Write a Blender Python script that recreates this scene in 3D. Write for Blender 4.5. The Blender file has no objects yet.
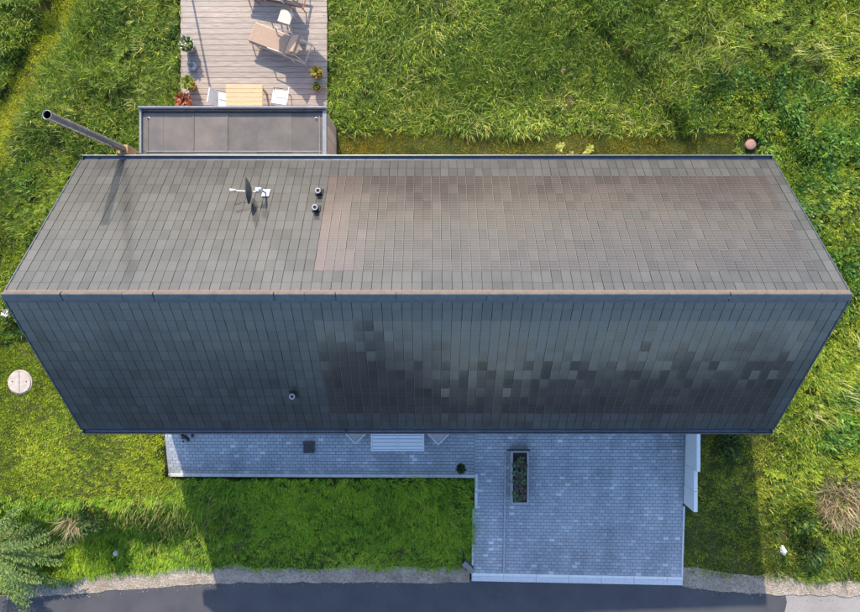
import bpy, math, random
import numpy as np
from mathutils import Vector, Matrix, Euler

random.seed(7)
rng = np.random.default_rng(11)
S = bpy.context.scene
COL = S.collection
R = math.radians

# ------------------------------------------------------------------ camera, sky, sun, exposure
F = 660.0            # focal length in pixels of the 860 px wide photograph
CX, CY = 430.0, 285.0  # point straight below the drone
H = 20.0             # camera height above the terrace
cam_d = bpy.data.cameras.new('camera')
cam = bpy.data.objects.new('camera', cam_d)
COL.objects.link(cam)
cam.location = (0, 0, H)
cam_d.sensor_fit = 'HORIZONTAL'
cam_d.sensor_width = 36
cam_d.lens = 36 * F / 860
cam_d.shift_y = -(306 - CY) / 860
cam_d.clip_start = 0.1
cam_d.clip_end = 3000
S.camera = cam

KX, KY = 0.27, 1.35      # shadow offset per metre of height
sun_vec = Vector((-KX, KY, 1)).normalized()
elev = math.asin(sun_vec.z)
azim = math.atan2(sun_vec.x, sun_vec.y)
W = bpy.data.worlds.new('World')
S.world = W
W.use_nodes = True
wn = W.node_tree
wn.nodes.clear()
sky = wn.nodes.new('ShaderNodeTexSky')
sky.sky_type = 'NISHITA'
sky.sun_disc = False
sky.sun_elevation = elev
sky.sun_rotation = azim
sky.air_density = 1.0
sky.dust_density = 1.2
sky.ozone_density = 3.5
bg = wn.nodes.new('ShaderNodeBackground')
bg.inputs['Strength'].default_value = 0.15
wo = wn.nodes.new('ShaderNodeOutputWorld')
wn.links.new(sky.outputs[0], bg.inputs[0])
wn.links.new(bg.outputs[0], wo.inputs[0])
sun_d = bpy.data.lights.new('sun', 'SUN')
sun_d.energy = 2.9
sun_d.angle = R(0.53)
sun_d.color = (1.0, 0.885, 0.71)
sun = bpy.data.objects.new('sun', sun_d)
COL.objects.link(sun)
sun.rotation_euler = (-sun_vec).to_track_quat('-Z', 'Y').to_euler()
sun.location = (-10, 40, 40)
S.view_settings.view_transform = 'Standard'
S.view_settings.look = 'None'
S.view_settings.gamma = 1
S.view_settings.exposure = 1.54
S.view_settings.use_curve_mapping = False
S.render.engine = 'CYCLES'
S.cycles.max_bounces = 6
S.cycles.transparent_max_bounces = 6

# ------------------------------------------------------------------ helpers
def P(px, py, z=0.0):
    """photo pixel on the horizontal plane z -> world point"""
    D = H - z
    return Vector(((px - CX) * D / F, (CY - py) * D / F, z))

class MB:
    """collects faces, becomes ONE mesh object"""
    def __init__(self):
        self.v, self.f, self.t, self.uv = [], [], [], []
    def add(self, vs, fs, M=None, tint=None):
        n = len(self.v)
        for p in vs:
            p = Vector(p)
            self.v.append(tuple(M @ p) if M else tuple(p))
            self.t.append(0.5 if tint is None else tint)
        self.f += [tuple(i + n for i in f) for f in fs]
        return self
    def box(self, x0, x1, y0, y1, z0, z1, M=None, b=0.0, tint=None):
        if b <= 0:
            vs = [(x0,y0,z0),(x1,y0,z0),(x1,y1,z0),(x0,y1,z0),(x0,y0,z1),(x1,y0,z1),(x1,y1,z1),(x0,y1,z1)]
            fs = [(3,2,1,0),(4,5,6,7),(0,1,5,4),(1,2,6,5),(2,3,7,6),(3,0,4,7)]
        else:   # bevelled upper rim
            vs = [(x0,y0,z0),(x1,y0,z0),(x1,y1,z0),(x0,y1,z0),
                  (x0,y0,z1-b),(x1,y0,z1-b),(x1,y1,z1-b),(x0,y1,z1-b),
                  (x0+b,y0+b,z1),(x1-b,y0+b,z1),(x1-b,y1-b,z1),(x0+b,y1-b,z1)]
            fs = [(3,2,1,0),(8,9,10,11)]
            for a, c in ((0,4),(4,8)):
                fs += [(a,a+1,c+1,c),(a+1,a+2,c+2,c+1),(a+2,a+3,c+3,c+2),(a+3,a,c,c+3)]
        return self.add(vs, fs, M, tint)
    def tube(self, pts, r, n=10, M=None, cap=True, tint=None):
        pts = [Vector(p) for p in pts]
        rs = r if isinstance(r, (list, tuple)) else [r] * len(pts)
        vs, fs = [], []
        up0 = None
        for i, p in enumerate(pts):
            d = (pts[min(i+1, len(pts)-1)] - pts[max(i-1, 0)]).normalized()
            a = d.orthogonal().normalized() if up0 is None else (up0 - d * up0.dot(d)).normalized()
            up0 = a
            b = d.cross(a)
            for k in range(n):
                t = 2 * math.pi * k / n
                vs.append(p + (a * math.cos(t) + b * math.sin(t)) * rs[i])
        for i in range(len(pts) - 1):
            for k in range(n):
                fs.append((i*n+k, i*n+(k+1) % n, (i+1)*n+(k+1) % n, (i+1)*n+k))
        if cap:
            fs.append(tuple(reversed(range(n))))
            fs.append(tuple((len(pts)-1)*n + k for k in range(n)))
        return self.add(vs, fs, M, tint)
    def lathe(self, prof, n=20, M=None, tint=None):
        """prof: list of (radius, z)"""
        vs, fs = [], []
        for r, z in prof:
            for k in range(n):
                t = 2 * math.pi * k / n
                vs.append((r * math.cos(t), r * math.sin(t), z))
        for i in range(len(prof) - 1):
            for k in range(n):
                fs.append((i*n+k, i*n+(k+1) % n, (i+1)*n+(k+1) % n, (i+1)*n+k))
        if prof[0][0] > 1e-6: fs.append(tuple(reversed(range(n))))
        if prof[-1][0] > 1e-6: fs.append(tuple((len(prof)-1)*n + k for k in range(n)))
        return self.add(vs, fs, M, tint)
    def ext(self, prof, x0, x1, M=None, closed=True, caps=True):
        """profile of (y,z) extruded along x"""
        n = len(prof)
        vs = [(x0, y, z) for y, z in prof] + [(x1, y, z) for y, z in prof]
        fs = [(i, (i+1) % n, n + (i+1) % n, n + i) for i in range(n if closed else n-1)]
        if caps and closed:
            fs += [tuple(reversed(range(n))), tuple(range(n, 2*n))]
        return self.add(vs, fs, M)
    def mesh(self, name, mat, smooth=False):
        me = bpy.data.meshes.new(name)
        me.from_pydata(self.v, [], self.f)
        a = me.attributes.new('tint', 'FLOAT', 'POINT')
        a.data.foreach_set('value', self.t)
        if mat: me.materials.append(mat)
        if smooth:
            me.polygons.foreach_set('use_smooth', [True] * len(me.polygons))
        me.update()
        return me
    def build(self, name, mat, parent=None, smooth=False, loc=None, rot=None):
        return link(name, self.mesh(name, mat, smooth), parent, loc, rot)

def link(name, me, parent=None, loc=None, rot=None):
    o = bpy.data.objects.new(name, me)
    COL.objects.link(o)
    if parent: o.parent = parent
    if loc is not None: o.location = loc
    if rot is not None: o.rotation_euler = rot
    return o

def tag(o, label=None, cat=None, group=None, kind=None):
    if label: o['label'] = label
    if cat: o['category'] = cat
    if group: o['group'] = group
    if kind: o['kind'] = kind
    return o

def thing(name, loc, label, cat, rz=0, group=None):
    o = bpy.data.objects.new(name, None)
    o.empty_display_size = 0.2
    COL.objects.link(o)
    o.location = loc
    o.rotation_euler = (0, 0, rz)
    return tag(o, label, cat, group)

# value noise in numpy
class VN:
    def __init__(self, seed):
        self.g = np.random.default_rng(seed).random((256, 256))
    def __call__(self, x, y):
        xi, yi = np.floor(x), np.floor(y)
        fx, fy = x - xi, y - yi
        fx, fy = fx*fx*(3-2*fx), fy*fy*(3-2*fy)
        a, b = xi.astype(int) % 256, yi.astype(int) % 256
        c, d = (a+1) % 256, (b+1) % 256
        g = self.g
        return (g[a,b]*(1-fx)+g[c,b]*fx)*(1-fy) + (g[a,d]*(1-fx)+g[c,d]*fx)*fy
    def fbm(self, x, y, o=3):
        s, w, t = 0, 1, 0
        for k in range(o):
            s = s + w*self(x*2**k+17.3*k, y*2**k+5.1*k); t += w; w *= .5
        return s/t
n1, n2, n3, n4 = VN(1), VN(2), VN(3), VN(4)
def sstep(a, b, x):
    t = np.clip((x-a)/(b-a), 0, 1)
    return t*t*(3-2*t)

# ------------------------------------------------------------------ materials
def new_mat(name):
    m = bpy.data.materials.new(name)
    m.use_nodes = True
    nt = m.node_tree
    b = nt.nodes['Principled BSDF']
    return m, nt, b
def N(nt, t, **kw):
    n = nt.nodes.new(t)
    for k, v in kw.items():
        if k.startswith('i_'):
            n.inputs[k[2:].replace('_', ' ')].default_value = v
        else:
            setattr(n, k, v)
    return n
def ramp(nt, fac, stops):
    r = nt.nodes.new('ShaderNodeValToRGB')
    el = r.color_ramp.elements
    while len(el) < len(stops): el.new(0.5)
    for e, (p, c) in zip(el, stops):
        e.position = p
        e.color = (*c, 1) if len(c) == 3 else c
    nt.links.new(fac, r.inputs[0])
    return r.outputs[0]
def mixc(nt, a, b, fac, mode='MIX'):
    m = nt.nodes.new('ShaderNodeMix')
    m.data_type = 'RGBA'; m.blend_type = mode
    for sock, v in ((m.inputs[0], fac), (m.inputs[6], a), (m.inputs[7], b)):
        if hasattr(v, 'is_linked'): nt.links.new(v, sock)
        elif isinstance(v, (int, float)): sock.default_value = v
        else: sock.default_value = (*v, 1)
    return m.outputs[2]
def coords(nt, scale=(1,1,1), kind='Object'):
    t = nt.nodes.new('ShaderNodeTexCoord')
    m = nt.nodes.new('ShaderNodeMapping')
    m.inputs['Scale'].default_value = scale
    nt.links.new(t.outputs[kind], m.inputs[0])
    return m.outputs[0]
def wcoords(nt, scale=(1,1,1)):
    t = nt.nodes.new('ShaderNodeNewGeometry')
    m = nt.nodes.new('ShaderNodeMapping')
    m.inputs['Scale'].default_value = scale
    nt.links.new(t.outputs['Position'], m.inputs[0])
    return m.outputs[0]
def noise(nt, vec, scale, detail=4, rough=.6):
    n = nt.nodes.new('ShaderNodeTexNoise')
    n.inputs['Scale'].default_value = scale
    n.inputs['Detail'].default_value = detail
    n.inputs['Roughness'].default_value = rough
    if vec is not None: nt.links.new(vec, n.inputs['Vector'])
    return n.outputs['Fac']
def bump(nt, b, h, strength, dist=.01):
    n = nt.nodes.new('ShaderNodeBump')
    n.inputs['Strength'].default_value = strength
    n.inputs['Distance'].default_value = dist
    nt.links.new(h, n.inputs['Height'])
    nt.links.new(n.outputs[0], b.inputs['Normal'])
def tintval(nt):
    a = nt.nodes.new('ShaderNodeAttribute')
    a.attribute_name = 'tint'
    return a.outputs['Fac']
def simple(name, c1, c2, scale=8, rough=.7, metal=0, bs=.2, coat=0, stretch=(1,1,1), spec=.5, tint=0):
    m, nt, b = new_mat(name)
    v = wcoords(nt, stretch)
    f = noise(nt, v, scale, 5, .65)
    c = ramp(nt, f, [(.3, c1), (.7, c2)])
    if tint:
        t = tintval(nt)
        g = ramp(nt, t, [(0, (1-tint,)*3), (1, (1+tint,)*3)])
        c = mixc(nt, c, g, 1.0, 'MULTIPLY')
    nt.links.new(c, b.inputs['Base Color'])
    b.inputs['Roughness'].default_value = rough
    b.inputs['Metallic'].default_value = metal
    b.inputs['Coat Weight'].default_value = coat
    b.inputs['Specular IOR Level'].default_value = spec
    if bs: bump(nt, b, noise(nt, v, scale*6, 3), bs, .004)
    return m

def tile_mat(name, c1, c2, solar=False, c3=None):
    m, nt, b = new_mat(name)
    v = wcoords(nt)
    t = tintval(nt)
    base = ramp(nt, t, [(0, c1), (.7, c2), (1, c3 or c2)])
    # weathering: broad cloudy dust and fine grain
    f = noise(nt, v, 1.1, 5, .6)
    base = mixc(nt, base, ramp(nt, f, [(.3, (.82,.82,.82)), (.75, (1.2,1.18,1.15))]), 1.0, 'MULTIPLY')
    g = noise(nt, v, 55, 3, .7)
    base = mixc(nt, base, ramp(nt, g, [(.3, (.85,.85,.85)), (.7, (1.12,1.12,1.12))]), 1.0, 'MULTIPLY')
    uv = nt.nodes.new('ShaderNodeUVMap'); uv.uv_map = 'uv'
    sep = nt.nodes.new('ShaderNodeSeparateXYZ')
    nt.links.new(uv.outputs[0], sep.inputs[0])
    rim = ramp(nt, sep.outputs['Y'], [(0, (.42,.42,.42)), (.03, (.5,.5,.5)), (.065, (1,1,1)), (1, (1,1,1))])  # gap shadow between courses, painted dark into each tile's lower edge
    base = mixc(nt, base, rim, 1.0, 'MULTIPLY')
    if solar:
        w = nt.nodes.new('ShaderNodeMath'); w.operation = 'MULTIPLY'; w.inputs[1].default_value = 5
        nt.links.new(sep.outputs['Y'], w.inputs[0])
        fr = nt.nodes.new('ShaderNodeMath'); fr.operation = 'FRACT'
        nt.links.new(w.outputs[0], fr.inputs[0])
        line = ramp(nt, fr.outputs[0], [(.0, (.5,.5,.5)), (.14, (.45,.45,.45)), (.22, (0,0,0)), (1, (0,0,0))])
        base = mixc(nt, base, (.13,.095,.085), line)
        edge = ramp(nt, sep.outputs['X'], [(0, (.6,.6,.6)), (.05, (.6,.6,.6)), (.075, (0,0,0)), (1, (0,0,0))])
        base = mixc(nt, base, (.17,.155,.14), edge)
    nt.links.new(base, b.inputs['Base Color'])
    b.inputs['Metallic'].default_value = .0
    b.inputs['Roughness'].default_value = .37
    b.inputs['Specular IOR Level'].default_value = .08
    b.inputs['Coat Weight'].default_value = .78 if solar else .60
    b.inputs['Coat IOR'].default_value = 1.5
    rr = ramp(nt, noise(nt, v, 2.3, 4), [(.3, (.10,)*3), (.75, (.15,)*3)] if solar else [(.3, (.15,)*3), (.75, (.21,)*3)])
    nt.links.new(rr, b.inputs['Coat Roughness'])
    bump(nt, b, noise(nt, v, 26, 3), .08, .004)
    return m

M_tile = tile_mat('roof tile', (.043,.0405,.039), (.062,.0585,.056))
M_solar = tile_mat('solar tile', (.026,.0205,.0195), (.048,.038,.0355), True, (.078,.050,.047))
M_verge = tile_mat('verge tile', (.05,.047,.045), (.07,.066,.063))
M_zinc = simple('dark zinc', (.06,.075,.10), (.10,.115,.14), 6, .38, .55, .05)
M_zinc_light = simple('light zinc edge', (.20,.205,.21), (.29,.29,.29), 6, .4, .5, .05)
M_ridge = simple('ridge metal', (.085,.082,.082), (.13,.125,.122), 7, .5, .1, .06, coat=.0, spec=.3)
M_stem = simple('plant stem', (.05,.05,.015), (.09,.08,.03), 12, .8)
M_batten = simple('ridge batten', (.20,.125,.085), (.30,.19,.13), 20, .8)
M_dark = simple('black plastic', (.010,.011,.012), (.02,.02,.022), 10, .5)
M_render = simple('house render', (.55,.54,.52), (.62,.61,.59), 5, .85)
M_sheath = simple('roof boarding', (.05,.045,.04), (.08,.07,.06), 8, .8)
M_clad = simple('larch cladding', (.30,.19,.15), (.44,.31,.26), 4, .75, stretch=(1,14,1), tint=.2)
M_flat = simple('annex sheet metal', (.085,.078,.072), (.175,.142,.115), 1.1, .42, .3, .05, tint=.15)
M_steel = simple('stainless flue', (.20,.175,.155), (.30,.265,.24), 5, .4, .5, .04)
M_bracket = simple('flue timber bracket', (.32,.18,.08), (.45,.27,.13), 9, .7)
M_white = simple('white paint', (.56,.555,.545), (.66,.655,.64), 9, .5, bs=.05)
M_conc = simple('pale concrete', (.50,.50,.50), (.64,.64,.63), 10, .8, bs=.25)
M_kerb = simple('kerb concrete', (.40,.41,.42), (.54,.54,.54), 14, .85, bs=.3)
M_terra = simple('terracotta', (.36,.14,.07), (.5,.22,.12), 12, .8)
M_greypot = simple('grey pot', (.25,.25,.26), (.36,.36,.37), 10, .7)
M_soil = simple('soil', (.015,.011,.008), (.05,.035,.025), 30, .95, bs=.6)
M_wicker = simple('tan cushion', (.27,.185,.13), (.35,.245,.175), 14, .85, bs=.3)
M_greycush = simple('grey cushion', (.13,.125,.125), (.19,.18,.175), 14, .85, bs=.3)
M_frame = simple('lounger frame', (.40,.335,.28), (.52,.45,.39), 12, .5)
M_redwood = simple('red brown wood', (.20,.08,.04), (.32,.14,.07), 6, .6, stretch=(1,8,1))
M_tablewood = simple('light table wood', (.36,.25,.13), (.46,.34,.20), 3, .55, stretch=(2,14,1))
M_blackmetal = simple('black metal', (.012,.013,.016), (.03,.032,.036), 8, .4, .3)
M_tan = simple('tan weave', (.30,.27,.24), (.40,.36,.33), 22, .8, bs=.4)
M_slat = simple('white lacquered slat', (.60,.60,.60), (.70,.70,.70), 5, .6, stretch=(3,20,1))
M_stone = simple('white field stone', (.45,.45,.43), (.68,.67,.64), 9, .85, bs=.5)
M_clay = simple('pink clay cap', (.20,.10,.08), (.31,.175,.14), 14, .85, bs=.4)
M_manhole = simple('manhole concrete', (.30,.25,.21), (.44,.375,.32), 9, .85, bs=.4)
M_grate = simple('iron grate', (.05,.05,.05), (.09,.085,.08), 20, .6, .4)

# ground soil and grass-root mat
M_ground, nt, b = new_mat('ground')
v = wcoords(nt)
f = noise(nt, v, .8, 6, .65)
c = ramp(nt, f, [(.3, (.022,.034,.008)), (.5, (.042,.055,.013)), (.72, (.080,.072,.03))])
g = noise(nt, v, 14, 5, .75)
c = mixc(nt, c, ramp(nt, g, [(.3, (.5,.5,.5)), (.7, (1.4,1.35,1.2))]), 1, 'MULTIPLY')
nt.links.new(c, b.inputs['Base Color'])
b.inputs['Roughness'].default_value = .95
b.inputs['Specular IOR Level'].default_value = .1
bump(nt, b, noise(nt, v, 30, 4, .7), .7, .03)

def leaf_mat(name, trans=.35, rough=.55, gloss=.06):
    m, nt, b = new_mat(name)
    a = nt.nodes.new('ShaderNodeAttribute'); a.attribute_name = 'col'
    nt.nodes.remove(b)
    out = nt.nodes['Material Output']
    d = N(nt, 'ShaderNodeBsdfDiffuse'); t = N(nt, 'ShaderNodeBsdfTranslucent'); gl = N(nt, 'ShaderNodeBsdfGlossy')
    gl.inputs['Roughness'].default_value = rough
    gl.inputs['Color'].default_value = (.8,.85,.8,1)
    nt.links.new(a.outputs['Color'], d.inputs['Color'])
    tc = mixc(nt, a.outputs['Color'], (1.25,1.15,.55), 1.0, 'MULTIPLY')
    nt.links.new(tc, t.inputs['Color'])
    m1 = N(nt, 'ShaderNodeMixShader'); m1.inputs[0].default_value = trans
    m2 = N(nt, 'ShaderNodeMixShader'); m2.inputs[0].default_value = gloss
    nt.links.new(d.outputs[0], m1.inputs[1]); nt.links.new(t.outputs[0], m1.inputs[2])
    nt.links.new(m1.outputs[0], m2.inputs[1]); nt.links.new(gl.outputs[0], m2.inputs[2])
    nt.links.new(m2.outputs[0], out.inputs[0])
    return m
M_leaf = leaf_mat('leaf blades', .40, .5, .015)

def asphalt(name, c1, c2, seed):
    m, nt, b = new_mat(name)
    v = wcoords(nt)
    f = noise(nt, v, .7+seed, 6, .6)
    c = ramp(nt, f, [(.3, c1), (.7, c2)])
    sp = noise(nt, v, 70, 3, .8)
    c = mixc(nt, c, ramp(nt, sp, [(.35, (.7,.7,.7)), (.5, (1,1,1)), (.72, (1.5,1.5,1.5))]), 1, 'MULTIPLY')
    nt.links.new(c, b.inputs['Base Color'])
    c = mixc(nt, c, ramp(nt, noise(nt, v, 16, 4, .75), [(.3, (.72,.72,.73)), (.7, (1.35,1.33,1.3))]), 1, 'MULTIPLY')
    ck = N(nt, 'ShaderNodeTexVoronoi'); ck.feature = 'DISTANCE_TO_EDGE'; ck.inputs['Scale'].default_value = .45
    wv = N(nt, 'ShaderNodeVectorMath'); wv.operation = 'ADD'
    nz = N(nt, 'ShaderNodeTexNoise'); nz.inputs['Scale'].default_value = 2.5
    nt.links.new(v, nz.inputs['Vector']); nt.links.new(v, wv.inputs[0]); nt.links.new(nz.outputs['Color'], wv.inputs[1])
    nt.links.new(wv.outputs[0], ck.inputs['Vector'])
    c = mixc(nt, c, ramp(nt, ck.outputs['Distance'], [(0, (.45,.45,.45)), (.006, (.6,.6,.6)), (.012, (1,1,1))]), .7, 'MULTIPLY')
    dust = ramp(nt, noise(nt, v, 1.9, 6, .7), [(.52, (0,0,0)), (.75, (.5,.5,.5))])
    c = mixc(nt, c, (.16,.15,.135), dust)
    b.inputs['Roughness'].default_value = .85
    bump(nt, b, sp, .4, .006)
    return m
M_asph_new = asphalt('new asphalt', (.040,.040,.046), (.062,.061,.066), .3)
M_asph_old = asphalt('old asphalt', (.19,.17,.155), (.27,.245,.225), .1)

M_gravel, nt, b = new_mat('gravel')
v = wcoords(nt)
vo = N(nt, 'ShaderNodeTexVoronoi'); vo.inputs['Scale'].default_value = 28
nt.links.new(v, vo.inputs['Vector'])
c = ramp(nt, vo.outputs['Color'], [(0, (.16,.135,.108)), (1, (.38,.325,.265))])
c = mixc(nt, c, ramp(nt, noise(nt, v, 2.2, 5), [(.3, (.7,.66,.6)), (.7, (1.2,1.18,1.15))]), 1, 'MULTIPLY')
nt.links.new(c, b.inputs['Base Color'])
b.inputs['Roughness'].default_value = .95
bump(nt, b, vo.outputs['Distance'], .8, .02)

M_paver, nt, b = new_mat('grey pavers')
v = wcoords(nt)
t = tintval(nt)
c = ramp(nt, t, [(0, (.22,.237,.258)), (.6, (.305,.32,.34)), (.9, (.385,.40,.415)), (1, (.50,.51,.515))])
st = noise(nt, v, .55, 5, .6)
tyre = noise(nt, wcoords(nt, (2.6, .28, 1)), 1.0, 4, .6)
c = mixc(nt, c, ramp(nt, tyre, [(.3, (.82,.82,.83)), (.5, (1,1,1)), (.7, (1.08,1.08,1.07))]), 1, 'MULTIPLY')
c = mixc(nt, c, ramp(nt, st, [(.28, (.66,.66,.68)), (.5, (1,1,1)), (.75, (1.12,1.12,1.1))]), 1, 'MULTIPLY')
c = mixc(nt, c, ramp(nt, noise(nt, v, 60, 3), [(.3, (.85,.85,.85)), (.7, (1.12,1.12,1.12))]), 1, 'MULTIPLY')
nt.links.new(c, b.inputs['Base Color'])
b.inputs['Roughness'].default_value = .75
bump(nt, b, noise(nt, v, 80, 3), .3, .003)
M_joint = simple('joint sand', (.09,.095,.10), (.14,.145,.15), 30, .95)

M_plank, nt, b = new_mat('weathered deck plank')
v = coords(nt, (1.2, 16, 16))
t = tintval(nt)
oi = N(nt, 'ShaderNodeObjectInfo')
add = N(nt, 'ShaderNodeVectorMath'); add.operation = 'ADD'
sc = N(nt, 'ShaderNodeVectorMath'); sc.operation = 'SCALE'; sc.inputs['Scale'].default_value = 50
cmb = N(nt, 'ShaderNodeCombineXYZ')
nt.links.new(oi.outputs['Random'], cmb.inputs[0]); nt.links.new(oi.outputs['Random'], cmb.inputs[1])
nt.links.new(cmb.outputs[0], sc.inputs[0]); nt.links.new(sc.outputs[0], add.inputs[1]); nt.links.new(v, add.inputs[0])
f = noise(nt, add.outputs[0], 2.2, 6, .7)
c = ramp(nt, f, [(.25, (.14,.105,.085)), (.5, (.30,.25,.212)), (.75, (.41,.35,.305))])
tone = ramp(nt, oi.outputs['Random'], [(0, (.86,.85,.85)), (1, (1.08,1.06,1.04))])
c = mixc(nt, c, tone, 1, 'MULTIPLY')
kv = coords(nt, (1, 2.2, 1))
add2 = N(nt, 'ShaderNodeVectorMath'); add2.operation = 'ADD'
nt.links.new(kv, add2.inputs[0]); nt.links.new(sc.outputs[0], add2.inputs[1])
kn = N(nt, 'ShaderNodeTexVoronoi'); kn.inputs['Scale'].default_value = 1.9
nt.links.new(add2.outputs[0], kn.inputs['Vector'])
k = ramp(nt, kn.outputs['Distance'], [(0, (1,1,1)), (.05, (1,1,1)), (.16, (0,0,0))])
c = mixc(nt, c, (.30,.23,.20), k)
nt.links.new(c, b.inputs['Base Color'])
b.inputs['Roughness'].default_value = .8
bump(nt, b, f, .25, .004)

# ------------------------------------------------------------------ blades / leaves in bulk
def blade_object(name, X, Y, Z, phi, th1, th2, L, Wd, C, label, cat=None, parent=None, kind='stuff'):
    n = len(X)
    X, Y, Z, phi, th1, th2, L, Wd = [np.asarray(a, dtype=np.float64) for a in (X, Y, Z, phi, th1, th2, L, Wd)]
    base = np.stack([X, Y, Z], 1)
    h = np.stack([np.cos(phi), np.sin(phi), np.zeros(n)], 1)
    side = np.stack([-np.sin(phi), np.cos(phi), np.zeros(n)], 1)
    up = np.array([0, 0, 1.0])
    d1 = h*np.sin(th1)[:, None] + up*np.cos(th1)[:, None]
    d2 = h*np.sin(th2)[:, None] + up*np.cos(th2)[:, None]
    mid = base + d1*(L*.55)[:, None]
    tip = mid + d2*(L*.45)[:, None]
    w = Wd[:, None]*side
    V = np.empty((n, 5, 3))
    V[:, 0] = base - w*.35; V[:, 1] = base + w*.35
    V[:, 2] = mid + w*.5; V[:, 3] = mid - w*.5
    V[:, 4] = tip
    me = bpy.data.meshes.new(name)
    me.vertices.add(n*5)
    me.vertices.foreach_set('co', V.reshape(-1).astype(np.float32))
    o = (np.arange(n)*5)[:, None]
    lp = np.concatenate([o+np.array([0,1,2,3]), o+np.array([3,2,4])], 1).reshape(-1)
    me.loops.add(n*7)
    me.loops.foreach_set('vertex_index', lp.astype(np.int32))
    me.polygons.add(n*2)
    st = np.stack([np.arange(n)*7, np.arange(n)*7+4], 1).reshape(-1)
    me.polygons.foreach_set('loop_start', st.astype(np.int32))
    me.update(calc_edges=True)
    col = np.ones((n, 5, 4), dtype=np.float32)
    col[:, :, :3] = np.asarray(C)[:, None, :]
    a = me.attributes.new('col', 'FLOAT_COLOR', 'POINT')
    a.data.foreach_set('color', col.reshape(-1))
    me.materials.append(M_leaf)
    ob = link(name, me, parent)
    if parent is None:
        tag(ob, label, cat, None, kind)
    elif kind:
        tag(ob, None, None, None, kind)
    return ob

def palette(n, cols, weights, jitter=.18):
    cols = np.array(cols); w = np.array(weights, float); w /= w.sum()
    i = rng.choice(len(cols), n, p=w)
    c = cols[i]*(1+jitter*rng.standard_normal((n, 1)))
    c *= 1+.08*rng.standard_normal((n, 3))
    return np.clip(c, .004, .8)

# ------------------------------------------------------------------ terrain
HX0, HX1 = -8.51, 8.39      # verges
def road_z(x):
    return -.48 + .046*(np.clip(x, -20, 14) - 4.5)
def road_edge(x):            # northern edge of the asphalt (world y)
    return np.interp(x, [-40,-13,-10,-6.6,1.3,7.7,8.3,9.8,11,14,40],
                        [-10.4,-10.05,-9.75,-9.44,-9.25,-9.26,-9.33,-9.42,-9.45,-9.42,-9.4])
def bank_top(x):             # where the lawn starts to fall towards the road
    return np.interp(x, [-40,-9,-8,1.3,7.8,9,12,40], [-6.2,-6.15,-5.95,-5.95,-5.2,-5.4,-6.2,-6.4])
def terrain(x, y):
    x = np.asarray(x, float); y = np.asarray(y, float)
    rz = road_z(x); re = road_edge(x); bt = bank_top(x)
    t = np.clip((bt - y)/np.maximum(bt - (re+.35), .1), 0, 1)
    lf = sstep(-4, -8, x)
    s = (t*.45 + .55*sstep(0, 1, t))*(1-lf) + lf*(.12*t+.88*sstep(.10, .62, t))
    z = rz*s
    z = z + .10*(n1.fbm(x*.35+40, y*.35+40, 3)-.5)*sstep(2.5, 6, np.abs(y)+np.maximum(0, np.abs(x)-9)*2)*(1-t)
    # meadow rises gently to the north, field falls gently in the south
    z = z + .02*np.maximum(0, y-9)
    far = np.maximum(0, -15-y)
    z = z - .03*np.minimum(far, 200)
    return z
def drive_z(x, y):
    t = np.clip((-4.6 - np.asarray(y, float))/(9.0-4.6), 0, 1)
    return road_z(x)*t + .03

PAV = [(-8.03, 1.36, -5.79, -3.0), (1.36, 7.72, -8.98, -3.0)]
def axis(lo, hi, step, far):
    a = list(np.arange(lo, hi+1e-6, step))
    k, out = step, []
    x = hi
    while x < far:
        k *= 1.35; x += k; out.append(x)
    k, o2 = step, []
    x = lo
    while x > -far:
        k *= 1.35; x -= k; o2.append(x)
    return np.array(o2[::-1] + a + out)
ax, ay = axis(-14.6, 14.6, .2, 900), axis(-11.4, 10.4, .2, 900)
GX, GY = np.meshgrid(ax, ay, indexing='ij')
GZ = terrain(GX, GY)
low = np.zeros_like(GX, bool)
for (x0, x1, y0, y1) in PAV:
    low |= (GX > x0-.02) & (GX < x1+.02) & (GY > y0-.3) & (GY < y1)
low |= (np.abs(GX+.06) < 8.2) & (np.abs(GY+.2) < 2.9)
GZ = np.where(low, np.minimum(GZ, drive_z(GX, GY)) - .16, GZ)
onroad = (GY < road_edge(GX)+.1) & (GY > road_edge(GX)-5.3)
GZ = np.where(onroad, road_z(GX)-.06, GZ)
nx, ny = GX.shape
vs = np.stack([GX, GY, GZ], -1).reshape(-1, 3)
idx = np.arange(nx*ny).reshape(nx, ny)
fs = np.stack([idx[:-1,:-1], idx[1:,:-1], idx[1:,1:], idx[:-1,1:]], -1).reshape(-1, 4)
me = bpy.data.meshes.new('ground')
me.from_pydata(vs.tolist(), [], fs.tolist())
me.polygons.foreach_set('use_smooth', [True]*len(me.polygons))
me.materials.append(M_ground)
tag(link('ground', me), 'grassy ground around the long house', 'ground', None, 'structure')

def strip(name, xs, ya, yb, zf, mat, label, cat, rows=3):
    vs, fs = [], []
    for i, x in enumerate(xs):
        for k in range(rows+1):
            y = ya(x) + (yb(x)-ya(x))*k/rows
            vs.append((x, y, float(zf(x, y))))
    n = rows+1
    for i in range(len(xs)-1):
        for k in range(rows):
            fs.append((i*n+k, i*n+k+1, (i+1)*n+k+1, (i+1)*n+k))
    me = bpy.data.meshes.new(name); me.from_pydata(vs, [], fs); me.materials.append(mat); me.update()
    # faces up
    if me.polygons[0].normal.z < 0: me.flip_normals()
    return tag(link(name, me), label, cat, None, 'structure')

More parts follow.
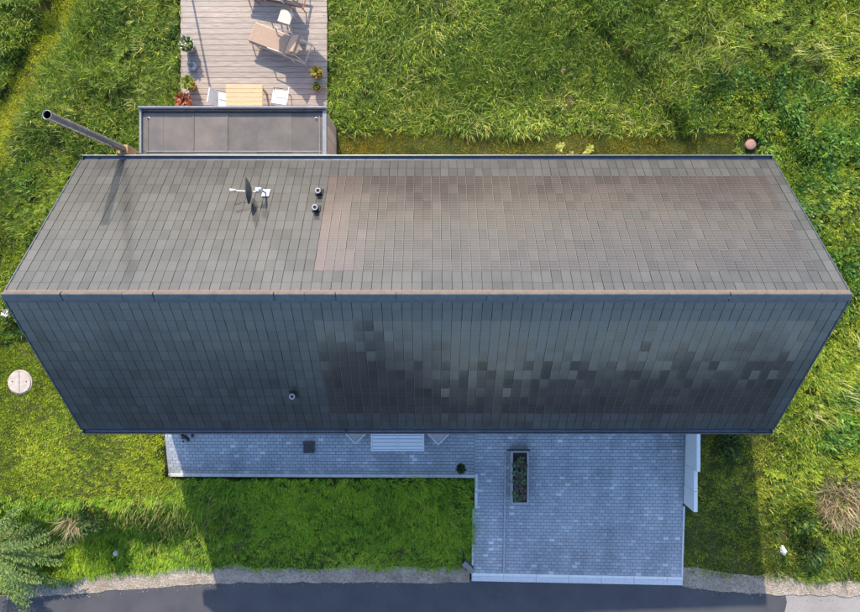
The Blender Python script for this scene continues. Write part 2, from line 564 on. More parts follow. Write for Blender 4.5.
xs_road = np.concatenate([np.linspace(-60,-15,10), np.arange(-14.5, 14.6, .25), np.linspace(15,60,10)])
strip('road', xs_road, lambda x: road_edge(x)+.02, lambda x: road_edge(x)-5.2, lambda x, y: road_z(x)-.012,
      M_asph_old, 'old pale asphalt road along the bottom', 'road')
def patch_south(x):
    return road_edge(x)-5.1
xs_p = xs_road[xs_road < 10.8]
jit = lambda x: .05*(float(n2.fbm(np.array(x*1.7), np.array(3.3), 3))-.5)
pr = strip('asphalt_patch', xs_p, lambda x: road_edge(x)+.01+jit(x), lambda x: patch_south(x), lambda x, y: road_z(x)-.004,
      M_asph_new, 'dark new asphalt resurfacing on the road', 'road')
# slanting end of the new asphalt
me = pr.data
for v_ in me.vertices:
    if v_.co.x > 10.3:
        v_.co.x = 10.6 + max(0, (v_.co.y + 9.95))*.75 if v_.co.x > 10.55 else v_.co.x
me.update()

# gravel verges between grass and asphalt
def gz(x, y): return np.maximum(terrain(x, y), road_z(x)-.02) + .012
gl_top = lambda x: float(road_edge(x)) + .50 + .16*(float(n3.fbm(np.array(x*1.3), np.array(9.1), 3))-.5)*2
strip('gravel_verge', np.arange(-13.4, 1.34, .12), lambda x: float(road_edge(x))-.04+.10*(float(n1.fbm(np.array(x*3.), np.array(2.), 2))-.5), gl_top, gz, M_gravel,
      'grey gravel verge between left grass bank and road', 'gravel', 5)
gr_top = lambda x: float(road_edge(x)) + float(np.interp(x, [7.7,8.2,9,10.2,11.5,14.4],[.52,.62,.55,.60,.50,.42])) + .16*(float(n3.fbm(np.array(x*1.6), np.array(4.1), 3))-.5)*2
strip('gravel_verge', np.arange(7.75, 14.6, .12), lambda x: float(road_edge(x))-.04+.12*(float(n1.fbm(np.array(x*3.), np.array(7.), 2))-.5), gr_top, gz, M_gravel,
      'sandy gravel verge right of the driveway', 'gravel', 5)

# loose pebbles on the verges, spilling on the asphalt
def pebbles(name, x0, x1, n, label):
    x = rng.uniform(x0, x1, n); y = road_edge(x) + rng.normal(.2, .16, n)
    ok = y > road_edge(x) - .2
    x, y = x[ok], y[ok]; n = len(x)
    z = np.where(y < road_edge(x), road_z(x), gz(x, y))
    r = rng.uniform(.006, .022, n)
    base = np.array([(1,0,0),(0,1,0),(-1,0,0),(0,-1,0),(0,0,.7),(0,0,-.4)], float)
    V = base[None]*r[:, None, None]*rng.uniform(.7, 1.3, (n, 6, 1))
    a = rng.uniform(0, 6.28, n); c_, s_ = np.cos(a)[:, None], np.sin(a)[:, None]
    V = np.stack([V[..., 0]*c_-V[..., 1]*s_, V[..., 0]*s_+V[..., 1]*c_, V[..., 2]], -1) + np.stack([x, y, z], -1)[:, None]
    fb = np.array([(0,1,4),(1,2,4),(2,3,4),(3,0,4),(1,0,5),(2,1,5),(3,2,5),(0,3,5)])
    Fc = (fb[None] + (np.arange(n)*6)[:, None, None]).reshape(-1, 3)
    me = bpy.data.meshes.new(name); me.from_pydata(V.reshape(-1, 3).tolist(), [], Fc.tolist()); me.materials.append(M_gravel); me.update()
    tag(link(name, me), label, 'gravel', None, 'stuff')
pebbles('loose_pebbles', -13.4, 1.25, 2600, 'loose grey pebbles along the left verge')
pebbles('loose_pebbles', 7.85, 14.5, 1400, 'loose pale pebbles along the right verge')

# ------------------------------------------------------------------ paving
def paving(name, rect, zf, label, seed):
    x0, x1, y0, y1 = rect
    r = random.Random(seed)
    vs, fs = [], []
    # bedding slab
    m = MB()
    n = 12
    for i in range(n+1):
        y = y1 + (y0-y1)*i/n
        for x in (x0, x1):
            m.v.append((x, y, float(zf(x, y))-.035)); m.t.append(.5)
    for i in range(n):
        m.f.append((2*i, 2*i+2, 2*i+3, 2*i+1))
    o = m.build(name, M_joint)
    tag(o, label, 'paving', None, 'structure')
    m = MB()
    rowh, bl, gap = .105, .178, .007
    y = y0; row = 0
    while y < y1 - .02:
        ye = min(y+rowh, y1)
        x = x0 - (bl/2 if row % 2 else 0)
        while x < x1 - .01:
            a, c = max(x, x0), min(x+bl, x1)
            if c - a > .03:
                dz = r.gauss(0, .0012)
                xa, xb, ya, yb = a+gap/2, c-gap/2, y+gap/2, ye-gap/2
                b = .006
                z = lambda X, Y: float(zf(X, Y)) + dz
                q = [(xa,ya),(xb,ya),(xb,yb),(xa,yb)]
                qi = [(xa+b,ya+b),(xb-b,ya+b),(xb-b,yb-b),(xa+b,yb-b)]
                tl = r.gauss(0, .0008)
                V = [(p[0], p[1], z(*p)-.05) for p in q] + [(p[0], p[1], z(*p)-.005) for p in q] + [(p[0], p[1], z(*p)+tl*(1 if k % 2 else -1)) for k, p in enumerate(qi)]
                fcs = [(8,9,10,11)]
                for (s, e) in ((0,4),(4,8)):
                    fcs += [(s+k, s+(k+1) % 4, e+(k+1) % 4, e+k) for k in range(4)]
                u = r.random()
                t = r.uniform(.35, .65) if u < .88 else (r.uniform(.72, .88) if u < .98 else .97)
                m.add(V, fcs, None, t)
            x += bl
        y += rowh; row += 1
    p = m.build('pavers', M_paver, o)
    p['kind'] = 'stuff'
    return o
terrace = paving('terrace_paving', PAV[0], drive_z, 'grey block paved terrace strip along the house front', 3)
drive = paving('driveway', PAV[1], drive_z, 'grey block paved driveway sloping down to the road', 4)

# edging kerbs
def sloped_bar(x0, x1, y0, y1, top, name, mat, parent=None, h=.3, lift=.0, b=.008):
    m = MB()
    vs = []
    for (x, y) in ((x0,y0),(x1,y0),(x1,y1),(x0,y1)):
        vs.append((x, y, float(top(x, y))-h))
    for (x, y) in ((x0,y0),(x1,y0),(x1,y1),(x0,y1)):
        vs.append((x, y, float(top(x, y))+lift-b))
    for (x, y) in ((x0+b,y0+b),(x1-b,y0+b),(x1-b,y1-b),(x0+b,y1-b)):
        vs.append((x, y, float(top(x, y))+lift))
    f = [(3,2,1,0),(8,9,10,11)]
    for (s, e) in ((0,4),(4,8)):
        f += [(s+k, s+(k+1) % 4, e+(k+1) % 4, e+k) for k in range(4)]
    return m.add(vs, f).build(name, mat, parent)
ke = thing('edging_kerb', (0,0,0), 'pale concrete edging along the terrace beside the lawn', 'kerb')
x = -8.03
while x < 1.36:
    x2 = min(x+1.0, 1.36)
    sloped_bar(x+.004, x2-.004, -5.885, -5.79, drive_z, 'kerb_stone', M_conc, ke, lift=.03)
    x = x2
for y in (-6.32, -6.86):
    sloped_bar(1.365, 1.455, y+.004, y+.53, drive_z, 'kerb_stone', M_conc, ke, lift=.035)
sloped_bar(1.365, 1.455, -5.785, -5.76, drive_z, 'kerb_stone', M_conc, ke, lift=.035)
ks = thing('edging_kerb', (0,0,0), 'thin grey edging beside the walkway and bank lawn', 'kerb')
y = -6.87
while y > -8.9:
    y2 = max(y-.7, -8.97)
    sloped_bar(1.30, 1.358, y2+.004, y, drive_z, 'kerb_stone', M_kerb, ks, lift=.012); y = y2
kr = thing('edging_kerb', (0,0,0), 'thin grey edging on the right border of the driveway', 'kerb')
y = -6.75
while y > -8.9:
    y2 = max(y-.75, -8.97)
    sloped_bar(7.722, 7.78, y2+.004, y, drive_z, 'kerb_stone', M_kerb, kr, lift=.012); y = y2
kf = thing('threshold_kerb', (0,0,0), 'double row of light kerb stones where driveway meets road', 'kerb')
x = 1.30
while x < 7.77:
    x2 = min(x+1.0, 7.78)
    sloped_bar(x+.003, x2-.003, -9.075, -8.985, drive_z, 'kerb_stone', M_conc, kf, lift=.012)
    sloped_bar(x+.003, x2-.003, -9.25, -9.08, lambda X, Y: road_z(X)+.01, 'gutter_stone', M_kerb, kf, lift=.012)
    x = x2
# low dividing edge between walkway and driveway
kd = thing('dividing_edge', (0,0,0), 'low narrow edge stones between walkway and driveway', 'kerb')
y = -5.1
while y > -8.9:
    y2 = max(y-.8, -8.97)
    sloped_bar(2.27, 2.325, y2+.004, y, drive_z, 'kerb_stone', M_greypot, kd, lift=.05); y = y2

# white angled wall elements right of the driveway
wl = thing('retaining_wall', (7.78, -6.0, 0), 'stepped white concrete wall on the right side of the driveway', 'wall')
for (ya, yb, zt) in ((-5.42, -3.3, .86), (-6.05, -5.43, .66), (-6.66, -6.06, .66)):
    m = MB()
    m.box(7.735-7.78, 7.735+.11-7.78, ya+6.0, yb+6.0, -.45, zt, b=.008)
    m.build('wall_panel', M_white, wl)

# ------------------------------------------------------------------ house
ZE, ZR = 3.86, 6.845
YU, YR, YL = 3.05, -.219, -3.52
house = thing('long_house', (0, YR, 0), 'long house under a dark tiled gable roof with solar tiles', 'house')
def hb(m, name, mat, parent=house, smooth=False):
    # mesh written in world coordinates, stored relative to the house origin
    off = Vector((0, YR, 0))
    m.v = [tuple(Vector(p)-off) for p in m.v]
    return m.build(name, mat, parent, smooth)
walls = MB()
wx0, wx1, wy0, wy1 = -8.13, 8.0, -3.02, 2.70
slope = (ZR-ZE)/(YU-YR)
wz = ZE + (YU-wy1)*slope - .28
for x in (wx0, wx1):
    pass
vs = []
for x in (wx0, wx1):
    vs += [(x, wy0, -.4), (x, wy1, -.4), (x, wy1, wz), (x, YR, ZR-.30), (x, wy0, wz)]
walls.add(vs, [(0,1,2,3,4), (9,8,7,6,5), (0,4,9,5), (1,6,7,2), (4,3,8,9), (3,2,7,8)])
hb(walls, 'wall', M_render)
# roof boarding (one part), tiles are its sub-parts
LSU = math.hypot(YU-YR, ZR-ZE); LSL = math.hypot(YL-YR, ZR-ZE)
roof = MB()
def slope_pt(side, x, v, n):
    """side +1 north, -1 south; v metres up from the eave, n above boarding"""
    ye = YU if side > 0 else YL
    Ls = LSU if side > 0 else LSL
    dy, dz = (YR-ye)/Ls, (ZR-ZE)/Ls
    nn = Vector((0, dz*(1 if side > 0 else -1), abs(dy)))
    p = Vector((x, ye+dy*v, ZE+dz*v)) + nn*n
    return p
for side in (1, -1):
    Ls = LSU if side > 0 else LSL
    q = [slope_pt(side, HX0+.02, 0, -.05), slope_pt(side, HX1-.02, 0, -.05), slope_pt(side, HX1-.02, Ls, -.05), slope_pt(side, HX0+.02, Ls, -.05)]
    q2 = [slope_pt(side, HX0+.02, 0, -.2), slope_pt(side, HX1-.02, 0, -.2), slope_pt(side, HX1-.02, Ls-.1, -.2), slope_pt(side, HX0+.02, Ls-.1, -.2)]
    fcs = [(0,1,2,3),(7,6,5,4),(0,4,5,1),(1,5,6,2),(2,6,7,3),(3,7,4,0)]
    if side < 0: fcs = [tuple(reversed(f)) for f in fcs]
    roof.add(q+q2, fcs)
roof_o = hb(roof, 'roof', M_sheath)

ROWS = 14
VW = .20
c0 = HX0 + VW
NC = 81
CW = (HX1 - VW - c0)/NC
def tile_template(w, l, th=.009):
    g = .0035
    b = .002
    vs = [(-w/2+g,0,-th),(w/2-g,0,-th),(w/2-g,l,-th),(-w/2+g,l,-th),
          (-w/2+g,0,-b),(w/2-g,0,-b),(w/2-g,l,-b),(-w/2+g,l,-b),
          (-w/2+g+b,b,0),(w/2-g-b,b,0),(w/2-g-b,l-b,0),(-w/2+g+b,l-b,0)]
    fs = [(8,9,10,11)]
    for (s, e) in ((0,4),(4,8)):
        fs += [(s+k, s+(k+1) % 4, e+(k+1) % 4, e+k) for k in range(4)]
    return vs, fs
def tile_mesh(name, w, l, items, mat, uvflag=True):
    """items: list of (matrix, tint) -> one mesh with uv on top"""
    vs, fs = tile_template(w, l)
    V = np.array([(*p, 1.0) for p in vs])
    allv, allt, allf, uv = [], [], [], []
    for i, (M, t) in enumerate(items):
        A = np.array(M)
        allv.append((V @ A.T)[:, :3])
        allt += [t]*len(vs)
        o = i*len(vs)
        for f in fs:
            allf.append(tuple(k+o for k in f))
            uv += [((vs[k][0]/w+.5), vs[k][1]/l) for k in f]
    me = bpy.data.meshes.new(name)
    me.from_pydata(np.concatenate(allv).tolist(), [], allf)
    a = me.attributes.new('tint', 'FLOAT', 'POINT'); a.data.foreach_set('value', allt)
    u = me.uv_layers.new(name='uv'); u.data.foreach_set('uv', np.array(uv, dtype=np.float32).reshape(-1))
    me.materials.append(mat)
    me.update()
    return me
def slope_matrix(side, x, v, n, pitch, roll, yaw=0):
    Ls = LSU if side > 0 else LSL
    ye = YU if side > 0 else YL
    ang = math.atan2(ZR-ZE, abs(YR-ye))
    p = slope_pt(side, x, v, n) - Vector((0, YR, 0))
    B = (Matrix.Rotation(math.pi, 4, 'Z') if side > 0 else Matrix.Identity(4)) @ Matrix.Rotation(ang, 4, 'X')
    return Matrix.Translation(p) @ B @ Matrix.Rotation(pitch, 4, 'X') @ Matrix.Rotation(roll, 4, 'Y') @ Matrix.Rotation(yaw, 4, 'Z')
tr = random.Random(5)
cells = []
for side in (1, -1):
    Ls = LSU if side > 0 else LSL
    ex = (Ls-.06)/ROWS
    for r in range(ROWS):
        for c in range(NC):
            x = c0 + (c+.5)*CW
            sol = (2 <= r < 12) and (-2.49 < x < 7.97)
            cells.append((side, r, c, x, r*ex, ex, sol))
# those that show largest lie nearest to the drone: the upper rows
cells.sort(key=lambda k: (slope_pt(k[0], k[3], k[4], 0)-Vector((0,0,H))).length)
TL = .375
variants = {}
for sol in (False, True):
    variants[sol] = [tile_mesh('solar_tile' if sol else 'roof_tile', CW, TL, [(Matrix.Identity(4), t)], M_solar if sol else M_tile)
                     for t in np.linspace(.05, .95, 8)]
rest = {False: [], True: []}
count = {False: 0, True: 0}
base_pitch = -math.asin(.0105/(.32))
for side, r, c, x, v, ex, sol in cells:
    dp = tr.gauss(0, .004 if not sol else (.0065 if side < 0 else .0025))
    dr = tr.gauss(0, .004 if not sol else (.0065 if side < 0 else .0025))
    M = slope_matrix(side, x+tr.gauss(0, .001), v+tr.gauss(0, .0038), .012 if True else 0, base_pitch+dp, dr, tr.gauss(0, .0035))
    t = min(.7, max(0, tr.gauss(.38, .13))) if sol else min(1, max(0, tr.gauss(.5, .2)))
    pk = math.exp(-(x+2.49)/.55)
    if sol and side > 0 and pk > tr.uniform(.1, .3): t = .7 + .3*min(1, 1.15*pk)*tr.uniform(.75, 1)
    if count[sol] < 300:
        count[sol] += 1
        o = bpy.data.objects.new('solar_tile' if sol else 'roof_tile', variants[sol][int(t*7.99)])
        COL.objects.link(o)
        o.parent = roof_o
        o.matrix_local = M
    else:
        rest[sol].append((M, t))
for sol in (False, True):
    nm = 'solar_tile_field' if sol else 'roof_tile_field'
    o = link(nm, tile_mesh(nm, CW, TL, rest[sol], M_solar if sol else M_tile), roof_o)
    o['kind'] = 'stuff'
# verge tiles, one per course at both ends of both slopes
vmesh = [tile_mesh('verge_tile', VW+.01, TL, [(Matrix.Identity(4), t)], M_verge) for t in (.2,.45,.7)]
for side in (1, -1):
    Ls = LSU if side > 0 else LSL
    ex = (Ls-.06)/ROWS
    for r in range(ROWS):
        for x in (HX0+VW/2-.006, HX1-VW/2+.006):
            o = bpy.data.objects.new('verge_tile', tr.choice(vmesh)); COL.objects.link(o); o.parent = roof_o
            o.matrix_local = slope_matrix(side, x, r*ex, .016, base_pitch+tr.gauss(0,.002), tr.gauss(0,.003))
# verge flashings
for side in (1, -1):
    for x in (HX0-.012, HX1+.012):
        Ls = LSU if side > 0 else LSL
        m = MB(); vs = []
        for n in (-.20, .028):
            for xx in (x-.012, x+.012):
                vs += [slope_pt(side, xx, -.0, n), slope_pt(side, xx, Ls-.02, n)]
        # order: n0x0v0,n0x0v1,n0x1v0,n0x1v1,n1...
        m.add(vs, [(0,2,3,1),(4,5,7,6),(0,1,5,4),(2,6,7,3),(0,4,6,2),(1,3,7,5)])
        hb(m, 'verge_trim', M_zinc)
# ridge: battens and rounded caps
m = MB(); m.box(HX0+.01, HX1-.01, YR-.06, YR+.118, ZR-.075, ZR-.012)
hb(m, 'ridge_batten', M_batten)
prof = [(YR+.10, ZR-.06), (YR+.094, ZR-.02), (YR+.066, ZR+.060), (YR+.052, ZR+.078), (YR+.036, ZR+.080),
        (YR+.018, ZR+.070), (YR-.05, ZR+.006), (YR-.085, ZR-.026), (YR-.098, ZR-.042), (YR-.099, ZR-.062)]
prof_in = [(YR+(y-YR)*.93, z-.008) for y, z in reversed(prof)]
CL = (HX1-HX0)/28
capm = MB(); capm.ext([(y-YR, z) for y, z in prof+prof_in], 0, CL-.004)
cap_me = capm.mesh('ridge_cap', M_ridge, False)
for k in range(28):
    o = link('ridge_cap', cap_me, house, (HX0+k*CL-.012, 0, tr.gauss(0,.002)), (0, tr.gauss(0,.0015), 0))
m = MB(); m.ext([(YR-.135, ZR-.098), (YR-.088, ZR-.052), (YR-.088, ZR-.08), (YR-.135, ZR-.12)], HX0+.02, HX1-.02)
hb(m, 'ridge_flashing', M_zinc)
# gutters with outlets
def gutter(y, name_outlets, joints):
    s = 1 if y > 0 else -1
    m = MB()
    r = .066
    out = [(y + s*r*0 + r*math.cos(math.pi+math.pi*k/10), ZE-.02 + r*math.sin(math.pi+math.pi*k/10)) for k in range(11)]
    inn = [(y + (r-.007)*math.cos(math.pi+math.pi*k/10), ZE-.02 + (r-.007)*math.sin(math.pi+math.pi*k/10)) for k in range(10,-1,-1)]
    m.ext(out+inn, HX0+.0, HX1)
    g = hb(m, 'gutter', M_zinc)
    mm = MB(); yy = y+s*r
    mm.tube([(HX0, yy, ZE-.018), (HX1, yy, ZE-.018)], .011, 8)
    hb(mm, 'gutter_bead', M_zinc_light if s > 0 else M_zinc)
    for x in (HX0+.006, HX1-.006):
        e = MB(); e.ext(out, x-.004, x+.004)
        hb(e, 'gutter_end', M_zinc)
    for px in name_outlets:
        X = (px-CX)*(H-ZE)/F
        e = MB(); e.lathe([(.0,.004),(.045,.004),(.045,-.05)], 14, Matrix.Translation((X, y, ZE-.075)))
        o = hb(e, 'outlet', M_dark)
        d = MB(); d.tube([(X, y, ZE-.09), (X, y-s*.0, ZE-.25), (X, y-s*.38, ZE-.5), (X, y-s*.38, .05)], .038, 10)
        hb(d, 'downpipe', M_zinc)
    for px in joints:
        X = (px-CX)*(H-ZE)/F
        e = MB(); e.ext([(a*1.0+(a-y)*.06, b-.002) for a, b in out]+inn, X-.012, X+.012)
        hb(e, 'gutter_joint', M_zinc_light)
gutter(YU+.06, (98, 753), (180, 365, 546))
gutter(YL-.055, (346, 754), (265, 602))
# fascia boards under the eaves
for y in (YU-.035, YL+.035):
    m = MB(); m.box(HX0+.05, HX1-.05, y-.015, y+.015, ZE-.26, ZE-.075); hb(m, 'fascia', M_zinc)

def on_slope(px, py, side, n=0):
    """world point where the photo pixel meets the roof slope"""
    d = Vector(((px-CX)/F, (CY-py)/F, -1))
    a = slope_pt(side, 0, 0, n); bq = slope_pt(side, 0, 1, n)
    nrm = (bq-a).cross(Vector((1,0,0)))
    o = Vector((0,0,H))
    t = (a-o).dot(nrm)/d.dot(nrm)
    return o + d*t

# roof vents (things standing on the roof)
def vent(px, py, side, label):
    p = on_slope(px, py, side, .03)
    t = thing('roof_vent', p, label, 'vent', 0, 'vents on the roof')
    ang = math.atan(slope)*(-1 if side > 0 else 1)
    m = MB(); m.box(-.09, .09, -.10, .11, -.01, .012, Matrix.Rotation(ang, 4, 'X'), b=.004)
    m.build('base_plate', M_verge, t)
    m = MB(); m.lathe([(.06,-.05),(.055,.19)], 16); m.build('pipe', M_dark, t, True)
    m = MB(); m.lathe([(.05,.18),(.066,.19),(.068,.22),(.062,.232),(.042,.236),(.038,.21),(.0,.205)], 16)
    m.build('cap', M_greypot, t, True)
    m = MB(); m.lathe([(.0,.215),(.037,.215),(.037,.208)], 14); m.build('opening', M_dark, t)
vent(319.5, 192, 1, 'small roof vent on the sunny slope, nearer the eave')
vent(316.5, 208.5, 1, 'small roof vent on the sunny slope, nearer the ridge')
vent(294, 395, -1, 'small dark roof vent on the shaded slope')

# satellite dish
p = on_slope(266, 193, 1, .03)
sd = thing('satellite_dish', p, 'satellite dish on a mast seen edge-on, on the sunny roof slope', 'satellite dish')
ang = -math.atan(slope)
m = MB(); m.box(-.08, .08, -.12, .12, -.01, .012, Matrix.Rotation(ang, 4, 'X')); m.build('base_plate', M_white, sd)
m = MB(); m.tube([(0,0,-.05),(0,0,.62)], .024, 12); m.build('mast', M_greypot, sd, True)
m = MB(); m.box(-.10, .03, -.045, .045, .44, .58, b=.01); m.build('bracket', M_white, sd)
dm = MB()
prof = [(r_, .19*(r_/.30)**2*.45) for r_ in np.linspace(.001, .30, 9)]
prof = prof + [(.306, .092)] + [(r_, .19*(r_/.30)**2*.45-.008) for r_ in np.linspace(.30, .001, 9)]
Md = Matrix.Translation((-.20, -.01, .52)) @ Matrix.Rotation(R(6), 4, 'Z') @ Matrix.Rotation(R(-83), 4, 'Y')
dm.lathe(prof, 28, Md); dm.build('reflector', M_grate, sd, True)
m = MB(); m.tube([(-.05, 0, .50), (-.10, -.02, .30), (-.62, .0, .40)], [.014,.016,.014], 8); m.build('feed_arm', M_white, sd, True)
m = MB(); m.tube([(-.58, .0, .41), (-.70, .0, .45)], [.03,.038], 12); m.build('receiver_head', M_white, sd, True)
m = MB(); m.tube([(.0, .0, .1), (.05,-.1,.0), (.08,-.22,-.16)], .006, 6); m.build('cable', M_dark, sd)

# flue pipe beside the north eave
fx, fy = -7.60, 3.38
fl = thing('flue_pipe', (fx, fy, 0), 'tall stainless steel flue pipe rising beside the upper left eave', 'chimney')
m = MB(); m.tube([(0,0,-.1),(0,0,6.90)], .088, 20, cap=False); m.tube([(0,0,6.90),(0,0,6.7)], .084, 20, cap=False); m.build('pipe', M_steel, fl, True)
m = MB(); m.lathe([(.0,6.84),(.084,6.84),(.084,6.83)], 18); m.build('opening', M_dark, fl)
m = MB(); m.lathe([(.087,6.87),(.094,6.87),(.094,6.912),(.084,6.912),(.084,6.87)], 22); m.build('rim', M_zinc_light, fl, True)
for z in (6.2, 5.4, 4.6):
    m = MB(); m.lathe([(.087,z),(.094,z),(.094,z+.04),(.087,z+.04)], 20); m.build('clamp', M_zinc_light, fl)
m = MB(); m.box(-.12,.12,-.13,.09,3.2,3.68, b=.01); m.box(-.10,.5,-.66,-.155,3.3,3.42); m.build('timber_bracket', M_bracket, fl)

# ------------------------------------------------------------------ annex with flat metal roof
AZ = 2.15
A0, A1, AN = -7.84, -2.80, 4.78
an = thing('flat_roof_annex', (A0, 2.72, 0), 'small annex with flat grey metal roof between house and deck', 'annex')
def ab(m, name, mat, parent=an):
    off = Vector((A0, 2.72, 0))
    m.v = [tuple(Vector(p)-off) for p in m.v]
    return m.build(name, mat, parent)
m = MB(); m.box(A0+.06, A1-.06, 2.71, AN-.06, -.2, AZ-.06); wa = ab(m, 'wall', M_sheath)
# vertical cladding boards on the right wall and front wall
y = 2.75; k = 0
while y < AN-.06:
    m = MB(); m.box(A1-.06, A1-.035, y, min(y+.115, AN-.04), -.05, AZ-.05, tint=tr.random()); o = ab(m, 'cladding_board', M_clad)
    y += .12
x = A0+.04
while x < A1-.06:
    m = MB(); m.box(x, min(x+.135, A1-.04), AN-.06, AN-.035, .0, AZ-.05, tint=tr.random()); ab(m, 'cladding_board', M_clad)
    x += .14
# sheet metal panels
xs = [A0+.05, A0+.62, A0+1.44, A0+2.36, A0+3.16, A0+4.1, A1-.10]
ys = [2.75, 3.62, AN-.12]
for i in range(len(xs)-1):
    for j in range(2):
        m = MB(); m.box(xs[i]+.0012, xs[i+1]-.0012, ys[j]+.001, ys[j+1]-.001, AZ-.055, AZ-.03+.004*((i+j) % 2), tint=tr.random())
        ab(m, 'roof_sheet', M_flat)
for xx in (xs[2], xs[3]):
    m = MB(); m.box(xx-.014, xx+.014, ys[1]+.05, ys[2]-.02, AZ-.05, AZ-.008); ab(m, 'standing_seam', M_flat)
m = MB(); m.box(xs[0]+.1, xs[-1]-.05, ys[1]-.012, ys[1]+.012, AZ-.05, AZ-.014); ab(m, 'cross_seam', M_zinc_light)
m = MB(); m.box(A1-.20, A1-.185, 2.75, AN-.2, AZ-.05, AZ-.012); ab(m, 'side_seam', M_zinc_light)
m = MB(); m.box(A0+.2, A0+.215, 2.75, AN-.2, AZ-.05, AZ-.012); ab(m, 'side_seam', M_flat)
# upstands
m = MB(); m.box(A0, A1, AN-.04, AN, AZ-.12, AZ+.11); ab(m, 'parapet', M_zinc)
m = MB(); m.box(A0-.005, A1+.005, AN-.012, AN+.03, AZ+.112, AZ+.125); ab(m, 'parapet_cap', M_zinc_light)
m = MB(); m.box(A0, A0+.05, 2.73, AN-.042, AZ-.12, AZ+.05); ab(m, 'parapet', M_zinc_light)
m = MB(); m.box(A1-.10, A1, 2.73, AN-.042, AZ-.12, AZ+.03); ab(m, 'parapet', M_zinc_light)
for px, py in ((148, 118.5), (316, 118.5)):
    q = P(px, py, AZ)
    m = MB(); m.lathe([(.05,-.03),(.046,-.018),(.034,-.014),(.03,-.022),(.0,-.022)], 16, Matrix.Translation(q)); o = ab(m, 'drain', M_zinc_light)
    m = MB(); m.lathe([(.028,-.016),(.024,-.012),(.0,-.012)], 12, Matrix.Translation(q)); ab(m, 'drain_hole', M_dark)

# ------------------------------------------------------------------ deck
DZ = .16
DX0, DX1 = P(180.5,0,DZ).x, P(327,0,DZ).x
dk = thing('timber_deck', (DX0, 4.8, 0), 'weathered pale timber deck north of the annex', 'deck')
y = AN - .03; PW = .165
L = DX1-DX0
pm = MB(); pm.box(-L/2, L/2, 0, PW-.008, -.03, 0, b=.004)
plank_me = pm.mesh('plank', M_plank)
while y < 10.6:
    o = link('plank', plank_me, dk, (L/2+tr.gauss(0,.006), y-4.8, DZ+tr.gauss(0,.0015)), (0, tr.gauss(0,.0006), tr.gauss(0,.0007)))
    y += PW
for xx in (.08, 1.4, 2.8, L-.08):
    m = MB(); m.box(xx-.04, xx+.04, -.02, 5.8, 0, DZ-.035); m.build('joist', M_sheath, dk)

def child(m, name, mat, t, smooth=False): return m.build(name, mat, t, smooth)

# loungers: local x from foot (0) to head, y across
def lounger(loc, rz, label, cush, leg, back_deg, blen=.62):
    t = thing('sun_lounger', loc, label, 'sun lounger', rz, 'sun loungers on the deck')
    w = .29
    sl = 1.12
    m = MB(); m.box(0, sl, -w, w, .36, .42, b=.02); m.build('seat_cushion', cush, t)
    Mb = Matrix.Translation((sl+.02, 0, .40)) @ Matrix.Rotation(-R(back_deg), 4, 'Y')
    m = MB(); m.box(0, blen, -w, w, -.03, .035, Mb, b=.02); o = m.build('backrest', cush, t)
    m = MB(); m.box(blen-.24, blen+.015, -w+.02, w-.02, .037, .085, Mb, b=.02); m.build('head_cushion', cush, o)
    for s in (-1, 1):
        m = MB()
        m.box(.0, 1.78, s*(w+.012)-.018, s*(w+.012)+.018, .30, .345)
        m.build('side_rail', leg, t)
        for x0, x1 in ((.10, .04), (.18, .34)):
            m = MB(); m.tube([(x0, s*(w+.01), .31), (x1, s*(w+.03), 0)], .017, 8); m.build('leg', leg, t)
        m = MB(); m.tube([(1.70, s*(w+.01), .32), (1.78, s*(w+.03), 0)], .017, 8); m.build('leg', leg, t)
        m = MB(); m.tube([(1.30, s*(w+.01), .32), (1.42, s*(w+.03), 0)], .017, 8); m.build('leg', leg, t)
        m = MB(); m.tube([(.62, s*(w+.03), .34), (.66, s*(w+.03), .56), (1.12, s*(w+.03), .58), (1.2, s*(w+.03), .44)], .02, 8); m.build('armrest', M_frame, t)
        tip = Mb @ Vector((blen*.8, s*(w-.02), -.03))
        m = MB(); m.tube([tuple(tip), (1.72, s*(w-.02), .32)], .014, 8); m.build('back_stay', leg, t)
    m = MB(); m.tube([(1.76, -w-.02, .30), (1.76, w+.02, .30)], .017, 8); m.build('crossbar', leg, t)
    return t
q = P(255.5, 36.5, DZ)
lounger((q.x, q.y, DZ), -R(21), 'tan lounger with raised backrest, fully in view on the deck', M_wicker, M_frame, 50)
q = P(250, -9, DZ)
lounger((q.x, q.y, DZ), -R(11), 'grey lounger cut off by the top edge of the photo', M_greycush, M_redwood, 55)
# side table
q = P(288.5, 22.5, DZ)
t = thing('side_table', (q.x, q.y, DZ), 'small white square side table between the two loungers', 'table', -R(18))
m = MB(); m.box(-.19,.19,-.19,.19,.40,.43, b=.006); child(m, 'table_top', M_frame, t)
for sx in (-1,1):
    for sy in (-1,1):
        m = MB(); m.box(sx*.16-.015, sx*.16+.015, sy*.16-.015, sy*.16+.015, 0, .40); child(m, 'leg', M_frame, t)
